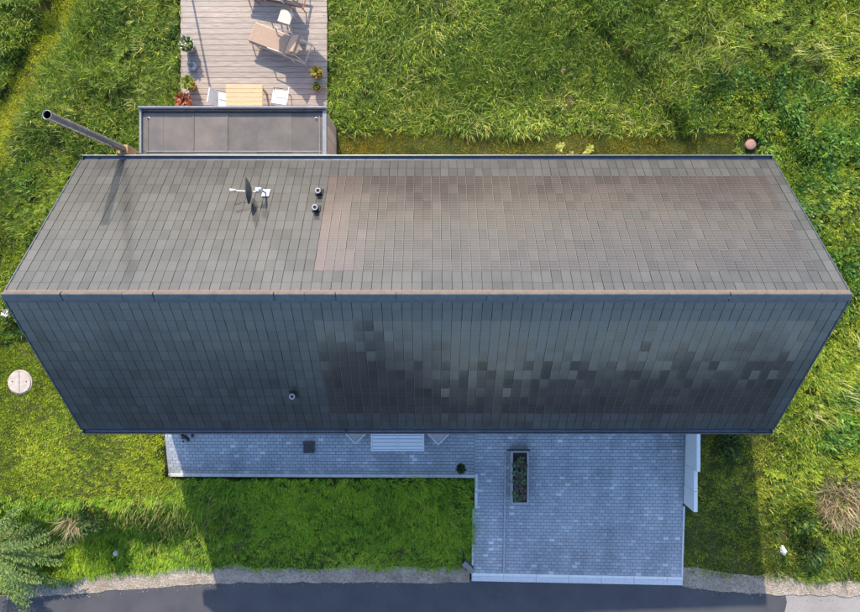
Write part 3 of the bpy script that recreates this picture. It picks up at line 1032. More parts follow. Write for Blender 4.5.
# dining table and chairs by the annex
q = P(251, 104, DZ)
t = thing('garden_table', (q.x, q.y, DZ), 'light wood table half hidden behind the annex roof', 'table', 0)
for k in range(6):
    m = MB(); m.box(-.53,.53, -.37+k*.124, -.37+k*.124+.119, .70,.73, b=.003); child(m, 'table_board', M_tablewood, t)
for sx in (-1,1):
    for sy in (-1,1):
        m = MB(); m.box(sx*.47-.025, sx*.47+.025, sy*.31-.025, sy*.31+.025, 0, .70); child(m, 'leg', M_tablewood, t)
def chair(px, py, rz, label):
    q = P(px, py, DZ)
    t = thing('garden_chair', (q.x, q.y, DZ), label, 'chair', rz, 'white chairs at the wooden table')
    m = MB(); m.box(-.22,.22,-.22,.22,.43,.465, b=.012); child(m, 'seat', M_white, t)
    m = MB(); m.box(-.22,.22,-.015,.015,.0,.42, Matrix.Translation((0,-.235,.47)) @ Matrix.Rotation(R(14),4,'X'), b=.008); child(m, 'backrest', M_white, t)
    for sx in (-1,1):
        for sy in (-1,1):
            m = MB(); m.tube([(sx*.18, sy*.18, .43), (sx*.21, sy*.22, 0)], .013, 8); child(m, 'leg', M_blackmetal, t)
        m = MB(); m.tube([(sx*.235,-.24,.64),(sx*.235,.16,.65),(sx*.22,.2,.43)], .013, 8); child(m, 'armrest', M_blackmetal, t)
chair(283, 102, R(82), 'white chair at the right end of the wooden table')
chair(229, 105, R(-100), 'white chair at the left end of the wooden table')

# ------------------------------------------------------------------ pots and plants
def leaf_tuft(name, parent, n, rad, z0, z1, L, Wd, cols, wts, seed=0, upright=.6):
    a = rng.uniform(0, 2*np.pi, n); r = rad*np.sqrt(rng.random(n))*.7
    z = z0 + (z1-z0)*rng.random(n)*(1-.5*(r/rad))
    return blade_object(name, r*np.cos(a), r*np.sin(a), z, a+.6*rng.standard_normal(n),
                        upright*rng.uniform(.4,1.3,n), rng.uniform(1.0,1.9,n), L*rng.uniform(.6,1.3,n), Wd*rng.uniform(.7,1.3,n),
                        palette(n, cols, wts), None, parent=parent, kind=None)
GREEN = [(.045,.09,.012),(.08,.14,.02),(.12,.17,.03)]
def pot_plant(px, py, z, prad, ph, potmat, label, cols, wts, n=140, crad=.2, ctop=.35, L=.12, Wd=.04, flowers=None, cat='plant'):
    q = P(px, py, z)
    t = thing('potted_plant', (q.x, q.y, z), label, cat)
    m = MB(); m.lathe([(prad*.72,0),(prad,ph),(prad*1.08,ph),(prad*1.08,ph+.03),(prad*.92,ph+.03),(prad*.88,ph-.03),(0,ph-.03)], 20)
    child(m, 'pot', potmat, t, True)
    m = MB(); m.lathe([(prad*.88,ph-.028),(prad*.5,ph-.015),(0,ph-.01)], 14); child(m, 'soil', M_soil, t)
    m = MB()
    for k in range(7):
        a = k*.9; m.tube([(0,0,ph-.03),(crad*.4*math.cos(a), crad*.4*math.sin(a), ph+ctop*.6)], .008, 5)
    child(m, 'stem', M_soil, t)
    leaf_tuft('foliage', t, n, crad, ph, ph+ctop, L, Wd, cols, wts)
    if flowers:
        leaf_tuft('flower_heads', t, 60, crad, ph+ctop*.6, ph+ctop*1.05, .05, .05, [flowers], [1])
    return t
pot_plant(191.5, 49, DZ, .19, .30, M_greypot, 'white-flowering plant in a grey pot on the deck', GREEN+[(.18,.22,.06)], [2,3,2,2], 160, .26, .3, flowers=(.6,.6,.52))
pot_plant(193, 87, DZ, .17, .26, M_terra, 'yellow-green plant in a terracotta pot on the left of the deck', [(.22,.26,.03),(.14,.2,.03),(.3,.3,.05)], [3,2,2], 180, .24, .32)
pot_plant(318.5, 76, DZ, .15, .24, M_terra, 'golden-green plant in a terracotta pot at the right deck edge', [(.26,.22,.03),(.14,.17,.03),(.34,.25,.05)], [2,2,2], 150, .2, .25)
pot_plant(318, 89, DZ, .12, .2, M_terra, 'small green plant in a small terracotta pot at the right deck edge', GREEN, [1,1,1], 110, .11, .16, .08)
pot_plant(188, 104, DZ, .14, .22, M_terra, 'red-leaved plant beside the annex corner on the deck', [(.32,.09,.04),(.42,.16,.08),(.2,.05,.03)], [2,2,1], 150, .28, .25, .14, .035)
# small dark figure between the pots
q = P(193, 67, DZ)
t = thing('garden_ornament', (q.x, q.y, DZ), 'small dark grey garden ornament between two potted plants', 'ornament')
m = MB(); m.lathe([(.12,0),(.14,.05),(.11,.1),(.0,.11)], 14); child(m, 'base', M_greypot, t, True)
m = MB(); m.lathe([(.05,.1),(.085,.17),(.07,.25),(.03,.3),(0,.31)], 12, Matrix.Translation((-.02,.03,0))); child(m, 'body', M_greycush, t, True)
m = MB(); m.lathe([(.0,.09),(.06,.11),(.065,.16),(.0,.2)], 12, Matrix.Translation((.06,-.1,0))); child(m, 'pebble', M_greypot, t, True)

# post and parasol standing on the deck just beyond the top of the picture
q = P(189, -18, DZ)
t = thing('deck_post', (q.x, q.y, DZ), 'slim tall post whose shadow crosses the deck', 'post')
m = MB(); m.tube([(0,0,0),(0,0,2.55)], .03, 10); child(m, 'shaft', M_blackmetal, t, True)
m = MB(); m.lathe([(.09,0),(.09,.02),(.04,.03)], 14); child(m, 'foot', M_blackmetal, t)
q = P(289, -22, DZ)
t = thing('parasol', (q.x, q.y, DZ), 'parasol above the top edge shading the right of the deck', 'parasol')
m = MB(); m.tube([(0,0,0),(0,0,2.35)], .025, 10); child(m, 'pole', M_blackmetal, t, True)
m = MB()
vs = [(0,0,2.42)] + [(.72*math.cos(R(45*k+22)), .72*math.sin(R(45*k+22)), 2.12) for k in range(8)]
m.add(vs + [(a, b_, c_-.01) for a, b_, c_ in vs], [(0,1+k,1+(k+1) % 8) for k in range(8)] + [(9,10+(k+1) % 8,10+k) for k in range(8)]); child(m, 'canopy', M_tan, t)
m = MB(); m.box(-.25,.25,-.25,.25,0,.06, b=.01); child(m, 'base', M_greypot, t)

# ------------------------------------------------------------------ terrace and driveway things
q = P(397.5, 441, .4)
t = thing('slatted_bench', (q.x, q.y+.16, .03), 'white slatted bench standing on the terrace by the house front', 'bench')
hw = .79
for k in range(7):
    m = MB(); m.box(-hw+.05, -.022, -.40+k*.105, -.40+k*.105+.088, .37,.395, b=.004); child(m, 'slat', M_slat, t)
    m = MB(); m.box(.022, hw-.05, -.40+k*.105, -.40+k*.105+.088, .37,.395, b=.004); child(m, 'slat', M_slat, t)
for (x0,x1,y0,y1) in ((-hw,hw,-.455,-.405),(-hw,hw,.34,.39),(-hw,-hw+.048,-.404,.339),(hw-.048,hw,-.404,.339),(-.02,.02,-.404,.339)):
    m = MB(); m.box(x0,x1,y0,y1,.36,.405, b=.004); child(m, 'frame_bar', M_white, t)
for sx in (-1,1):
    for sy in (-.42,.35):
        m = MB(); m.box(sx*(hw-.03)-.025, sx*(hw-.03)+.025, sy-.02, sy+.03, 0, .36); child(m, 'leg', M_white, t)
def corner_stool(px, py, label):
    zt = .42
    q = P(px, py, zt)
    t = thing('square_stool', (q.x, q.y+.32, .03), label, 'stool', R(45), 'square stools beside the bench')
    w = .22
    m = MB(); m.box(-w,w,-w,w,.33,.385, b=.01); child(m, 'seat', M_tan, t)
    for k, (x0,x1,y0,y1) in enumerate(((-w-.03,w+.03,-w-.03,-w),(-w-.03,w+.03,w,w+.03),(-w-.03,-w,-w,w),(w,w+.03,-w,w))):
        m = MB(); m.box(x0,x1,y0,y1,.31,.40, b=.004); child(m, 'rim', M_white, t)
    for sx in (-1,1):
        for sy in (-1,1):
            m = MB(); m.box(sx*w-.02, sx*w+.02, sy*w-.02, sy*w+.02, 0, .32); child(m, 'leg', M_white, t)
corner_stool(355.5, 443.2, 'white-rimmed square stool turned corner-on, left of the bench')
corner_stool(438.5, 444.0, 'white-rimmed square stool turned corner-on, right of the bench')
pot_plant(460.5, 466, .03, .13, .2, M_greypot, 'round green plant in a pot at the terrace corner', [(.02,.045,.012),(.04,.075,.02),(.06,.10,.03)], [2,3,1], 260, .17, .24, .07, .03)
# drain grate
q = P(309, 447.5, .03)
t = thing('drain_grate', (q.x, q.y, .03), 'square dark iron drain cover set in the terrace', 'drain cover')
m = MB(); m.box(-.165,.165,-.165,.165,-.02,.006); child(m, 'plate', M_dark, t)
for (x0,x1,y0,y1) in ((-.17,.17,-.17,-.14),(-.17,.17,.14,.17),(-.17,-.14,-.139,.139),(.14,.17,-.139,.139)):
    m = MB(); m.box(x0,x1,y0,y1,-.02,.014); child(m, 'frame', M_grate, t)
for k in range(7):
    m = MB(); m.box(-.138,.138,-.125+k*.04,-.125+k*.04+.024,-.01,.012); child(m, 'bar', M_grate, t)
# dark toy-like clutter at the left end of the terrace
q = P(184.5, 437, .05)
t = thing('dark_clutter', (q.x, q.y, .03), 'small black clutter lying at the left end of the terrace', 'clutter')
for (x, y, s) in ((0,0,1),(.10,-.07,.8),(.24,.05,.7),(-.07,.07,.7),(-.04,-.14,.4)):
    m = MB(); m.lathe([(.05*s,0),(.08*s,.03*s),(.07*s,.08*s),(.03*s,.12*s),(0,.125*s)], 9, Matrix.Translation((x,y,0)) @ Matrix.Rotation(x*20,4,'Z') @ Matrix.Diagonal((1.3,.8,1,1))); child(m, 'piece', M_dark, t, True)

# raised planter
q0, q1 = P(511.5, 450, .28), P(528.5, 504, .20)
t = thing('raised_planter', (q0.x, q1.y, 0), 'narrow raised concrete planter filled with leafy plants on the driveway', 'planter')
w, l = q1.x-q0.x, q0.y-q1.y
zt, zb = .24, -.35
for (x0,x1,y0,y1) in ((0,.05,0,l),(w-.05,w,0,l),(.0501,w-.0501,0,.05),(.0501,w-.0501,l-.09,l)):
    m = MB(); m.box(x0,x1,y0,y1,zb,zt, b=.006); child(m, 'side_panel', M_greypot, t)
m = MB(); m.box(.051,w-.051,.051,l-.091,zb,zt-.06); child(m, 'soil', M_soil, t)
m = MB(); m.box(-.12, w+.03, l-.03, l+.015, zt+.002, zt+.05); child(m, 'back_rail', M_blackmetal, t)
def leafy(px, py, kind, label):
    zz = zt-.06
    q = P(px, py, zz+.1)
    cols = {'g': [(.08,.12,.06),(.13,.18,.10),(.19,.24,.15)], 'p': [(.12,.09,.08),(.20,.16,.13),(.10,.11,.07)]}[kind]
    n = 34
    t = thing('bedding_plant', (q.x, q.y, zz), label, 'plant', rng.uniform(0,6), 'leafy plants in the raised planter')
    a = rng.uniform(0, 2*np.pi, n)
    lay = rng.random(n)
    blade_object('leaves', .01*np.cos(a), .01*np.sin(a), .01+.08*lay, a, .5+.8*(1-lay), 1.2+.5*(1-lay), .10+.06*(1-lay), np.full(n,.055), palette(n, cols, [1,2,1]), None, parent=t, kind=None)
    m = MB(); m.tube([(0,0,-.02),(0,0,.1)], .012, 6); child(m, 'stem', M_soil, t)
spots = [(521,460,'g'),(516,465,'g'),(524,466,'p'),(516,473,'g'),(523,473,'g'),(520,479,'p'),(515,482,'g'),(524,482,'g'),(519,487,'p'),(523,490,'p'),(516,494,'g'),(523,497,'p'),(517,499,'g')]
ORD = ['first','second','third','fourth','fifth','sixth','seventh','eighth','ninth','tenth','eleventh','twelfth','thirteenth']
for k, (px, py, kd_) in enumerate(spots):
    leafy(px, py, kd_, f"{'pale green' if kd_ == 'g' else 'purplish'} leafy plant in the planter, {ORD[k]} from the dark back rail")
# slim dark box on a post at the lawn corner
q = P(467, 557, -.35)
gzv = float(terrain(q.x, q.y))
t = thing('mailbox', (q.x-.12, q.y+.1, gzv), 'slim black mailbox on a post at the lower right lawn corner', 'mailbox', R(-45))
m = MB(); m.tube([(0,0,-.1),(0,0,.72)], .022, 8); child(m, 'post', M_blackmetal, t)
m = MB(); m.box(-.02,.36,-.06,.06,.62,.92, b=.012); child(m, 'box', M_blackmetal, t)
m = MB(); m.box(-.03,.38,-.075,.075,.921,.945, b=.006); child(m, 'lid', M_greycush, t)
m = MB(); m.tube([(0,0,.3),(-.16,.12,.3)], .012, 6); child(m, 'arm', M_blackmetal, t)

# manhole cover
q = P(20.5, 382, .02)
zg = float(terrain(q.x, q.y))
t = thing('manhole_cover', (q.x, q.y, zg), 'round pale concrete manhole cover in the left lawn', 'manhole')
for s in (-1, 1):
    pts = [(s*.008, -.325)] + [(s*(.008+.325*math.cos(a)), .325*math.sin(a)) for a in np.linspace(-math.pi/2, math.pi/2, 15)] + [(s*.008, .325)]
    n = len(pts)
    m = MB(); fcs = [tuple(range(n, 2*n))] + [(k,(k+1) % n,n+(k+1) % n,n+k) for k in range(n)]
    if s < 0: fcs = [tuple(reversed(f)) for f in fcs]
    m.add([(x,y,-.1) for x,y in pts]+[(x,y,.07) for x,y in pts], fcs); child(m, 'cover_half', M_manhole, t)
    m = MB(); m.lathe([(.022,.071),(.018,.073),(0,.073)], 10, Matrix.Translation((s*.21,.02,0))); child(m, 'lifting_hole', M_dark, t)
m = MB(); m.lathe([(.335,-.1),(.335,.045),(.37,.04),(.37,-.1)], 30); child(m, 'ring', M_manhole, t)
# clay cap
q = P(751.5, 144, .15)
zg = float(terrain(q.x, q.y))
t = thing('pipe_cap', (q.x, q.y, zg), 'round pink clay cap in the grass near the top right eave', 'pipe cap')
m = MB(); m.lathe([(.14,-.1),(.14,.09)], 20); child(m, 'pipe', M_clay, t, True)
m = MB(); m.lathe([(.155,.091),(.158,.11),(.15,.117),(.0,.119)], 20); child(m, 'lid', M_clay, t, True)

def stone(px, py, s, mat, label, sq=(1,1.3,.8)):
    q = P(px, py, -.2 if py > 480 else .1)
    z = float(terrain(q.x, q.y)) - (.06 if mat is M_clay else 0)
    m = MB()
    r = random.Random(px)
    prof = [(.0,-.1),(.09,-.06),(.12,.03),(.09,.12),(.04,.16),(0,.165)]
    m.lathe(prof, 9)
    m.v = [tuple(Vector(p)*(1+.18*r.uniform(-1,1))) for p in m.v]
    o = m.build('field_stone', mat, None, False, (q.x, q.y, z))
    o.scale = (s*sq[0], s*sq[1], s*sq[2]); 
    return tag(o, label, 'stone')
stone(103, 564, .55, M_stone, 'white boundary stone at the foot of the left bank', (1,1.6,2.2))
stone(781, 549, .65, M_stone, 'white boundary stone at the foot of the right bank', (1,1.9,2.2))
stone(72, 538, .55, M_clay, 'reddish stone under the dry stalks on the left bank')
stone(564, 70, .8, M_clay, 'pinkish clump of earth in the tall grass above the roof', (1,1.2,1.2))
stone(509, 91, .6, M_clay, 'small tan clump of earth in the tall grass left of the pink one', (1.7,.7,.8))

# ------------------------------------------------------------------ vegetation
def inv(x, y):   # world -> photo pixel at terrain level
    D = H - terrain(x, y)
    return CX + x*F/D, CY - y*F/D
def blocked(x, y, margin=0.0):
    b_ = np.zeros(len(x), bool)
    for (x0, x1, y0, y1) in PAV:
        b_ |= (x > x0-.04-margin) & (x < x1+.06+margin) & (y > y0-.10-margin) & (y < y1)
    b_ |= (np.abs(x+.06) < 8.3) & (y > -3.2) & (y < 2.75)
    b_ |= (x > A0) & (x < A1) & (y > 2.6) & (y < AN)
    b_ |= (x > DX0) & (x < DX1) & (y > AN-.1) & (y < 10.6)
    b_ |= (y < road_edge(x)+.40+.14*(n3.fbm(x*1.3, np.full_like(x, 9.1), 3)-.5)*2 + .10*(n1(x*7, y*7)-.5)) & (y > road_edge(x)-5.3)
    b_ |= np.hypot(x-P(20.5,382).x, y-P(20.5,382).y) < .36
    b_ |= np.hypot(x-P(751.5,144,.15).x, y-P(751.5,144,.15).y) < .33
    b_ |= (np.hypot(x-fx, y-fy) < .2)
    return b_
def hidden(x, y):
    """ground wholly covered by the roof even from a step aside"""
    return (np.abs(x+.06) < 9.1) & (y > -3.9) & (y < 3.35)
def sample(n, x0=-14.3, x1=14.3, y0=-10.4, y1=10.0):
    return rng.uniform(x0, x1, n), rng.uniform(y0, y1, n)

def track_d(px, py):    # signed distance (px) from the trodden track at upper left
    c = np.interp(py, [-40,0,60,130,170], [98,72,36,3,-12])
    return px - c

def zone(x, y):
    px, py = inv(x, y)
    j = 9*(n2.fbm(x*.9, y*.9, 3)-.5)*2
    jx, jy = px+j, py+j
    Z = np.zeros(len(x), int)      # 0 none
    north = y > 0
    tall = north & (((jx < 182)) | ((jx > 322) & (jx < 705)))
    Z[tall] = 1
    strip_ = (py > 134+j*.5) & (py < 170) & (px > 330) & (px < 735)
    Z[strip_] = 2                  # mown strip
    right = (jx >= 705) & ~strip_ & (py < 480+j)
    Z[right] = 3                   # right meadow
    Z[(jx < 150) & (py >= 157) & (jy < 345)] = 4
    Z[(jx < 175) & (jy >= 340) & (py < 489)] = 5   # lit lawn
    td = track_d(px, py)
    Z[(np.abs(td) < 17+j*.5) & (py < 165)] = 6
    Z[(py >= 479) & (px < 482)] = 7
    Z[(py >= 479) & (py < 496+j) & (px < 180)] = 5                # left bank
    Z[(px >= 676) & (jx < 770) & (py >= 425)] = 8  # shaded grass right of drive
    Z[(jx >= 770) & (jy >= 478)] = 9               # weedy bank at right
    Z[blocked(x, y)] = 0
    Z[hidden(x, y)] = 0
    return Z, px, py

TALL = [(.035,.07,.011),(.065,.115,.017),(.12,.175,.03),(.24,.30,.05),(.42,.41,.15)]
def tufts(zsel, dens, nb, rad, Lr, Wd, cols, wts, name, label, th=(.25,1.0), bias=(.0,.0), lenf=None, cat='grass', mask=None, lump=0):
    n = int(28.6*20.4*dens)
    x, y = sample(n)
    Z, px, py = zone(x, y)
    k = np.isin(Z, zsel)
    if mask is not None: k &= mask(x, y)
    x, y, px, py = x[k], y[k], px[k], py[k]
    m = len(x)
    if m == 0: return
    scale = .40 + 1.2*n1.fbm(x*.8+3, y*.8+9, 3)
    scale *= rng.uniform(.7, 1.35, m)*(.62+.75*n2.fbm(x*.28+11, y*.28+3, 2))
    if lenf is not None: scale = scale*lenf(x, y, px, py)
    flow = 2*np.pi*2.0*n3.fbm(x*.22+31, y*.22+7, 2)
    tb = np.clip(rng.normal(0, .8, m) + 2.6*(n4.fbm(x*.8, y*.8, 3)-.5), -1.5, 1.5)
    T = np.repeat(np.arange(m), nb)
    M_ = len(T)
    a = rng.uniform(0, 2*np.pi, M_)
    r = rad*np.sqrt(rng.random(M_))*scale[T]
    X = x[T] + r*np.cos(a); Y = y[T] + r*np.sin(a)
    ok = ~blocked(X, Y, -.03)
    # direction: outwards from the tuft, pulled by the local flow
    dx = np.cos(a)*.9 + .8*np.cos(flow[T]) + .45*rng.standard_normal(M_) + bias[0]
    dy = np.sin(a)*.9 + .8*np.sin(flow[T]) + .45*rng.standard_normal(M_) + bias[1]
    phi = np.arctan2(dy, dx)
    L = rng.uniform(*Lr, M_)*scale[T]
    th1 = rng.uniform(*th, M_); th2 = th1 + rng.uniform(.3, 1.0, M_)
    C = palette(M_, cols, wts)*(1+.42*tb[T])[:, None]
    C = C*1.6*np.stack([.98+.14*tb[T], np.ones(M_), .68-.05*tb[T]], 1)
    X, Y, phi, L, th1, th2, C = X[ok], Y[ok], phi[ok], L[ok], th1[ok], th2[ok], np.clip(C[ok], .004, .6)
    Zt = terrain(X, Y) - .01
    if lump:
        Zt = Zt + lump*2.0*np.maximum(0, n3.fbm(X*.95+7, Y*.95+70, 3)-.33)*sstep(.0, .5, np.abs(X+.06)-8.6 + np.maximum(0, (np.abs(Y+.2)-3.6)*.8))
    blade_object(name, X, Y, Zt, phi, th1, th2, L, Wd*rng.uniform(.6, 1.4, len(X)), C, label, cat)
    print(name, label, len(X)*3, 'tris')

tufts([1], 84, 27, .075, (.12,.36), .0105, TALL, [5,4.5,3.2,2.2,.8], 'tall_grass', 'tall unmown meadow grass lying in tufts above the house',
      (.25,1.05), lenf=lambda x, y, px, py: np.where(px > 560, .82, 1.0), lump=.5)
tufts([4], 80, 24, .075, (.08,.24), .011, [(.06,.10,.014),(.10,.155,.02),(.16,.205,.03),(.22,.23,.05)], [2,4,3,1], 'meadow_grass', 'bright meadow grass left of the gable', (.3,1.1), lump=.3)
tufts([3], 84, 22, .07, (.05,.18), .013, [(.06,.11,.014),(.11,.165,.02),(.18,.225,.03),(.26,.275,.06)], [2,4,3,1], 'meadow_grass', 'leafy green meadow right of the house', (.3,1.2), lump=.28)
tufts([2], 90, 34, .10, (.03,.08), .010, [(.10,.092,.012),(.14,.12,.016),(.16,.125,.03),(.08,.095,.012)], [3,3,1,3], 'mown_grass', 'short brownish mown strip along the upper eave', (.2,1.1))
tufts([6], 120, 36, .10, (.04,.10), .011, [(.20,.23,.015),(.26,.28,.025),(.32,.30,.05)], [3,4,2], 'track_grass', 'trodden pale grass track at the upper left', (.2,1.1))
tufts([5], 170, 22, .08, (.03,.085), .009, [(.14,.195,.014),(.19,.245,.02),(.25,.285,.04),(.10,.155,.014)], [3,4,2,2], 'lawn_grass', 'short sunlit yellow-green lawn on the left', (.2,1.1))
tufts([7], 130, 20, .07, (.05,.16), .009, [(.10,.185,.018),(.145,.25,.026),(.19,.30,.036),(.25,.32,.055)], [3,4,3,1], 'bank_grass', 'lush green grass on the bank above the road', (.15,.9), bias=(.1,-.5))
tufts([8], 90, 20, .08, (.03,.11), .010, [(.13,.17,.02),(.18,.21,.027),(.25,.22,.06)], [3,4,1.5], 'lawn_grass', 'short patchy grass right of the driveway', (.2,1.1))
tufts([9], 60, 24, .08, (.06,.22), .013, [(.05,.09,.012),(.09,.14,.02),(.15,.19,.03),(.25,.22,.08)], [3,4,3,1], 'bank_weeds', 'weedy green growth on the right bank', (.3,1.1))

patchy = lambda x, y: n4.fbm(x*.55+60, y*.55+20, 3) > .56
tufts([1,3,4], 16, 26, .13, (.07,.17), .045, [(.03,.075,.014),(.05,.105,.02),(.075,.14,.028)], [2,3,2], 'broadleaf_weeds', 'patches of darker broad-leaved weeds in the meadow', (.6,1.3), lump=.4, mask=patchy, cat='weeds')
seedy = lambda x, y: n2.fbm(x*.6+5, y*.6+50, 3) > .55
tufts([1,3], 5, 10, .12, (.35,.6), .010, [(.40,.36,.16),(.30,.28,.10),(.34,.30,.2)], [2,2,1], 'seed_stalks', 'pale seed stalks standing in the meadow grass', (.1,.6), lump=.4, mask=seedy, cat='grass')

# wild flowers and pale seed heads scattered through the meadow
n = 380
x, y = sample(n)
Z, px, py = zone(x, y)
k = np.isin(Z, [1,3,4])
keep = k & (rng.random(n) < np.where(Z == 3, .75, .4))
x, y = x[keep], y[keep]; n = len(x)
blade_object('wild_flowers', x, y, terrain(x, y)+rng.uniform(.2,.42,n), rng.uniform(0,6.28,n), np.full(n,1.3), np.full(n,1.6), rng.uniform(.03,.06,n), rng.uniform(.02,.045,n),
             palette(n, [(.55,.55,.5),(.55,.5,.06),(.45,.38,.25)], [4,1,2]), 'small white and yellow wild flowers in the meadow', 'flowers')
# golden dry blades catching the light on the upper bank at left
n = 520
x = rng.normal(P(160,515).x, 1.2, n); y = rng.normal(P(165,522).y, .5, n)
ok = ~blocked(x, y); x, y = x[ok], y[ok]; n = len(x)
blade_object('dry_grass', x, y, terrain(x, y), rng.normal(-1.9,.9,n), rng.uniform(.3,.9,n), rng.uniform(.9,1.5,n), rng.uniform(.25,.5,n), rng.uniform(.012,.02,n),
             palette(n, [(.3,.25,.08),(.22,.22,.05),(.12,.17,.03)], [2,3,3]), 'golden dry blades on the upper left bank', 'grass')

# clumps of dry stalks
def stalks(px, py, z, n, rad, L, label, cols, wts, dirx=0, diry=0):
    q = P(px, py, z)
    zg = float(terrain(q.x, q.y))
    t = thing('dry_stalk_clump', (q.x, q.y, zg), label, 'dry plant', 0)
    a = rng.uniform(0, 2*np.pi, n)
    dx = .7*np.cos(a)+dirx+.7*rng.standard_normal(n); dy = .7*np.sin(a)+diry+.7*rng.standard_normal(n)
    r = rad*np.sqrt(rng.random(n))
    blade_object('stalks', r*np.cos(a), r*np.sin(a), np.zeros(n), np.arctan2(dy,dx), rng.uniform(.1,1.1,n), rng.uniform(.6,2.0,n), L*rng.uniform(.3,1.2,n), rng.uniform(.008,.018,n),
                 palette(n, cols, wts), None, parent=t, kind=None)
    n2_ = n//4; a = rng.uniform(0, 2*np.pi, n2_); r = rad*np.sqrt(rng.random(n2_))
    blade_object('green_shoots', r*np.cos(a), r*np.sin(a), np.zeros(n2_), a, rng.uniform(.2,.7,n2_), rng.uniform(.7,1.4,n2_), L*rng.uniform(.3,.7,n2_), np.full(n2_,.025),
                 palette(n2_, GREEN, [1,2,2]), None, parent=t, kind=None)
STRAW = [(.36,.27,.16),(.48,.38,.25),(.24,.17,.09),(.15,.15,.06)]
stalks(845, 503, .2, 1100, .70, .55, 'large clump of tan dry stalks at the right edge of the photo', STRAW, [3,3,2,1], -.15, -.5)
stalks(72, 520, -.1, 260, .3, .7, 'small clump of dry brown stalks beside the lower left shrub', STRAW, [3,2,3,2], 0, -.5)
# pale leafy seedlings beside the upper eave
def seedling(px, py, zt, label, n=22, sp=.16):
    q = P(px, py, zt)
    zg = float(terrain(q.x, q.y))
    t = thing('hollyhock_plant', (q.x, q.y, zg), label, 'plant', 0, 'pale plants beside the upper eave')
    m = MB(); m.tube([(0,0,-.03),(.02,.01,zt*.6),(0,0,zt)], [.014,.011,.006], 6); child(m, 'stem', M_stem, t)
    a = rng.uniform(0, 2*np.pi, n); z = zt*rng.uniform(.55,1.0,n)
    blade_object('leaves', 0*a, 0*a, z, a, rng.uniform(.8,1.2,n), rng.uniform(1.3,1.8,n), sp*rng.uniform(.6,1.1,n), np.full(n,.075),
                 palette(n, [(.30,.32,.06),(.38,.38,.10),(.2,.26,.04)], [2,2,1]), None, parent=t, kind=None)
seedling(562.5, 144, 1.5, 'pale green plant by the upper eave, tallest and leftmost of three')
seedling(572, 153, 1.2, 'pale green plant by the upper eave, smallest and middle one of three', 12, .12)
seedling(591, 148, 1.4, 'pale green plant by the upper eave, rightmost of three')
# white blossom beside the left verge
q = P(7, 313, .5); zg = float(terrain(q.x, q.y))
t = thing('blossom_shrub', (q.x, q.y, zg), 'small shrub with a white blossom beside the left verge', 'shrub')
m = MB()
for k in range(6): m.tube([(0,0,-.02),(.1*math.cos(k),.1*math.sin(k),.3),(.2*math.cos(k),.2*math.sin(k),.5)], [.014,.01,.006], 5)
child(m, 'stem', M_stem, t)
leaf_tuft('foliage', t, 260, .42, .1, .55, .13, .05, GREEN, [2,3,2])
leaf_tuft('blossom', t, 50, .14, .5, .62, .07, .06, [(.6,.6,.56)], [1])

# feathery shrub in the lower left corner
q = P(-18, 556, 0)
zg = float(terrain(q.x, q.y))
sh = thing('feathery_shrub', (q.x, q.y, zg), 'large feathery shrub with arching branches in the lower left corner', 'shrub')
m = MB()
LX, LY, LZ, LP, LT, LL = [], [], [], [], [], []
LWd = []
srnd = random.Random(9)
for k in range(32):
    az = srnd.uniform(-math.pi, math.pi) if k > 25 else -1.2+2.1*k/25+srnd.gauss(0,.1)
    ln = srnd.uniform(1.7, 2.7)
    el0 = (.45, .75, 1.05)[k % 3]+srnd.gauss(0,.08)
    pts = []
    p = Vector((srnd.gauss(0,.12), srnd.gauss(0,.12), srnd.uniform(.2,.7)))
    e = el0
    for s_ in range(15):
        pts.append(p.copy())
        p = p + Vector((math.cos(az)*math.cos(e), math.sin(az)*math.cos(e), math.sin(e)))*ln/14
        e -= .085 + .03*srnd.random()
        az += srnd.gauss(0, .05)
    m.tube(pts, [.018*(1-i/17) for i in range(15)], 5)
    for s_ in range(2, 15):
        w_ = 1-abs(s_-8)/12
        for sd_ in (-1, 1):
            for q_ in range(3):
                f_ = q_/3
                pp = pts[s_-1].lerp(pts[s_], f_)
                # pinna: 3 leaflets along a short side twig
                a_ = az + sd_*srnd.uniform(.8, 1.25)
                tw = .15*w_*srnd.uniform(.7,1.2)
                for u in (.0, .35, .65, .95):
                    LX.append(pp.x+math.cos(a_)*tw*u); LY.append(pp.y+math.sin(a_)*tw*u); LZ.append(pp.z+.02*srnd.random())
                    LP.append(a_+srnd.gauss(0,.35)); LT.append(srnd.uniform(1.15,1.6)); LL.append(.085*srnd.uniform(.7,1.3)); LWd.append(.03)
child(m, 'branches', M_stem, sh)
n = len(LX)
blade_object('foliage', LX, LY, LZ, LP, LT, np.array(LT)+.25, LL, LWd, palette(n, [(.10,.17,.045),(.17,.25,.07),(.26,.32,.10),(.06,.115,.035)], [3,4,3,1], .15), None, parent=sh, kind=None)
# broad weeds at the foot of the banks
def weed(px, py, z, n, rad, top, label, cols):
    q = P(px, py, z); zg = float(terrain(q.x, q.y))
    t = thing('weed_bush', (q.x, q.y, zg), label, 'bush')
    m = MB()
    for k in range(9):
        a = k*.7; m.tube([(0,0,-.02),(rad*.5*math.cos(a),rad*.5*math.sin(a),top*.8)], .009, 5)
    child(m, 'stem', M_stem, t)
    leaf_tuft('foliage', t, n, rad, .05, top, .14, .055, cols, [2,3,2])
DG = [(.03,.06,.012),(.05,.09,.02),(.075,.12,.03)]
weed(88, 522, .3, 420, .55, .8, 'dark green bush behind the dry stalks on the left bank', DG)
weed(803, 520, .3, 380, .5, .7, 'green leafy bush left of the tan dry stalks', GREEN)
weed(812, 552, .1, 320, .5, .5, 'dark leafy bush below the tan dry stalks', DG)
weed(728, 445, .2, 360, .5, .55, 'dark leafy bush in the shade by the lower right eave', DG)

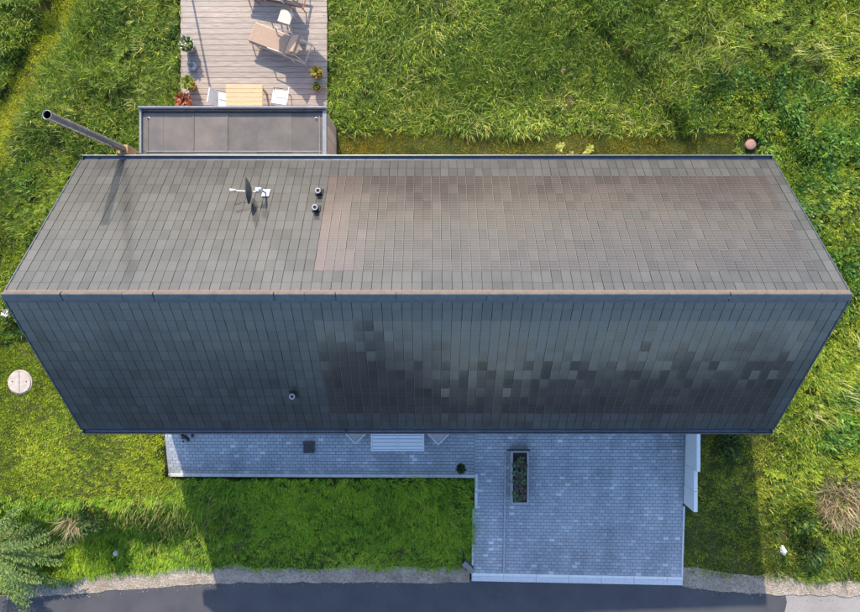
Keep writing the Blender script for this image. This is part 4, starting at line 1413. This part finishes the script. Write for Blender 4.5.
# woodland and hills beyond the road that mirror in the shaded roof
m = MB()
hr = random.Random(21)
vs, fs = [], []
# rolling hills to the south and north (closed ridge bodies)
def ridge(name, y0, depth, hmax, label, seed, sgn):
    nn = VN(seed)
    xs = np.linspace(-700, 700, 90)
    top = hmax*(.45+.9*nn.fbm(xs*.012+5, xs*0+1.5, 3))
    V = []
    for x_, h_ in zip(xs, top):
        V += [(x_, sgn*y0, -14), (x_, sgn*(y0+depth*.5), h_), (x_, sgn*(y0+depth), -14)]
    Fc = []
    for i in range(len(xs)-1):
        for k in range(2):
            Fc.append((3*i+k, 3*i+k+1, 3*i+4+k, 3*i+3+k))
    me = bpy.data.meshes.new(name); me.from_pydata(V, [], Fc); me.materials.append(M_ground); me.update()
    return tag(link(name, me), label, 'hills', None, 'structure')
ridge('hills', 420, 260, 26, 'distant wooded hills beyond the road', 31, -1)
ridge('hills', 460, 260, 24, 'distant wooded hills behind the meadow', 32, 1)
# far wood: leaf clumps filling crowns of a mixed tree belt
CXs, CYs, CZs, CR = [], [], [], []
for x_ in np.arange(-95, 96, 3.0):
    hh = float(np.interp(x_, [-95,-60,-30,-17,-13,-11,-2,0,2,11,13,18,24,28,40,95], [11,11,10,9.0,8.4,11,11,7,3.2,3.2,6.8,7.2,6.6,8.6,9,11])) * hr.uniform(.85, 1.12)
    yy = -58 - hr.uniform(0, 14)
    g0 = float(terrain(x_, yy))
    for k in range(60):
        CXs.append(x_+hr.gauss(0,1.8)); CYs.append(yy+hr.gauss(0,1.6)); CZs.append(g0+hr.uniform(.0,1)*(hh-g0)); CR.append(1)
CXs, CYs, CZs = np.array(CXs), np.array(CYs), np.array(CZs)
nb = 26
T = np.repeat(np.arange(len(CXs)), nb); n = len(T)
blade_object('far_woodland', CXs[T]+rng.normal(0,.75,n), CYs[T]+rng.normal(0,.75,n), CZs[T]+rng.normal(0,.6,n), rng.uniform(0,6.28,n), rng.uniform(.3,1.6,n), rng.uniform(.8,2.2,n),
             rng.uniform(.5,1.1,n), rng.uniform(.35,.7,n), palette(n, [(.02,.034,.008),(.035,.05,.012),(.055,.055,.02)], [2,3,2]), 'belt of woodland across the valley beyond the road', 'woodland')
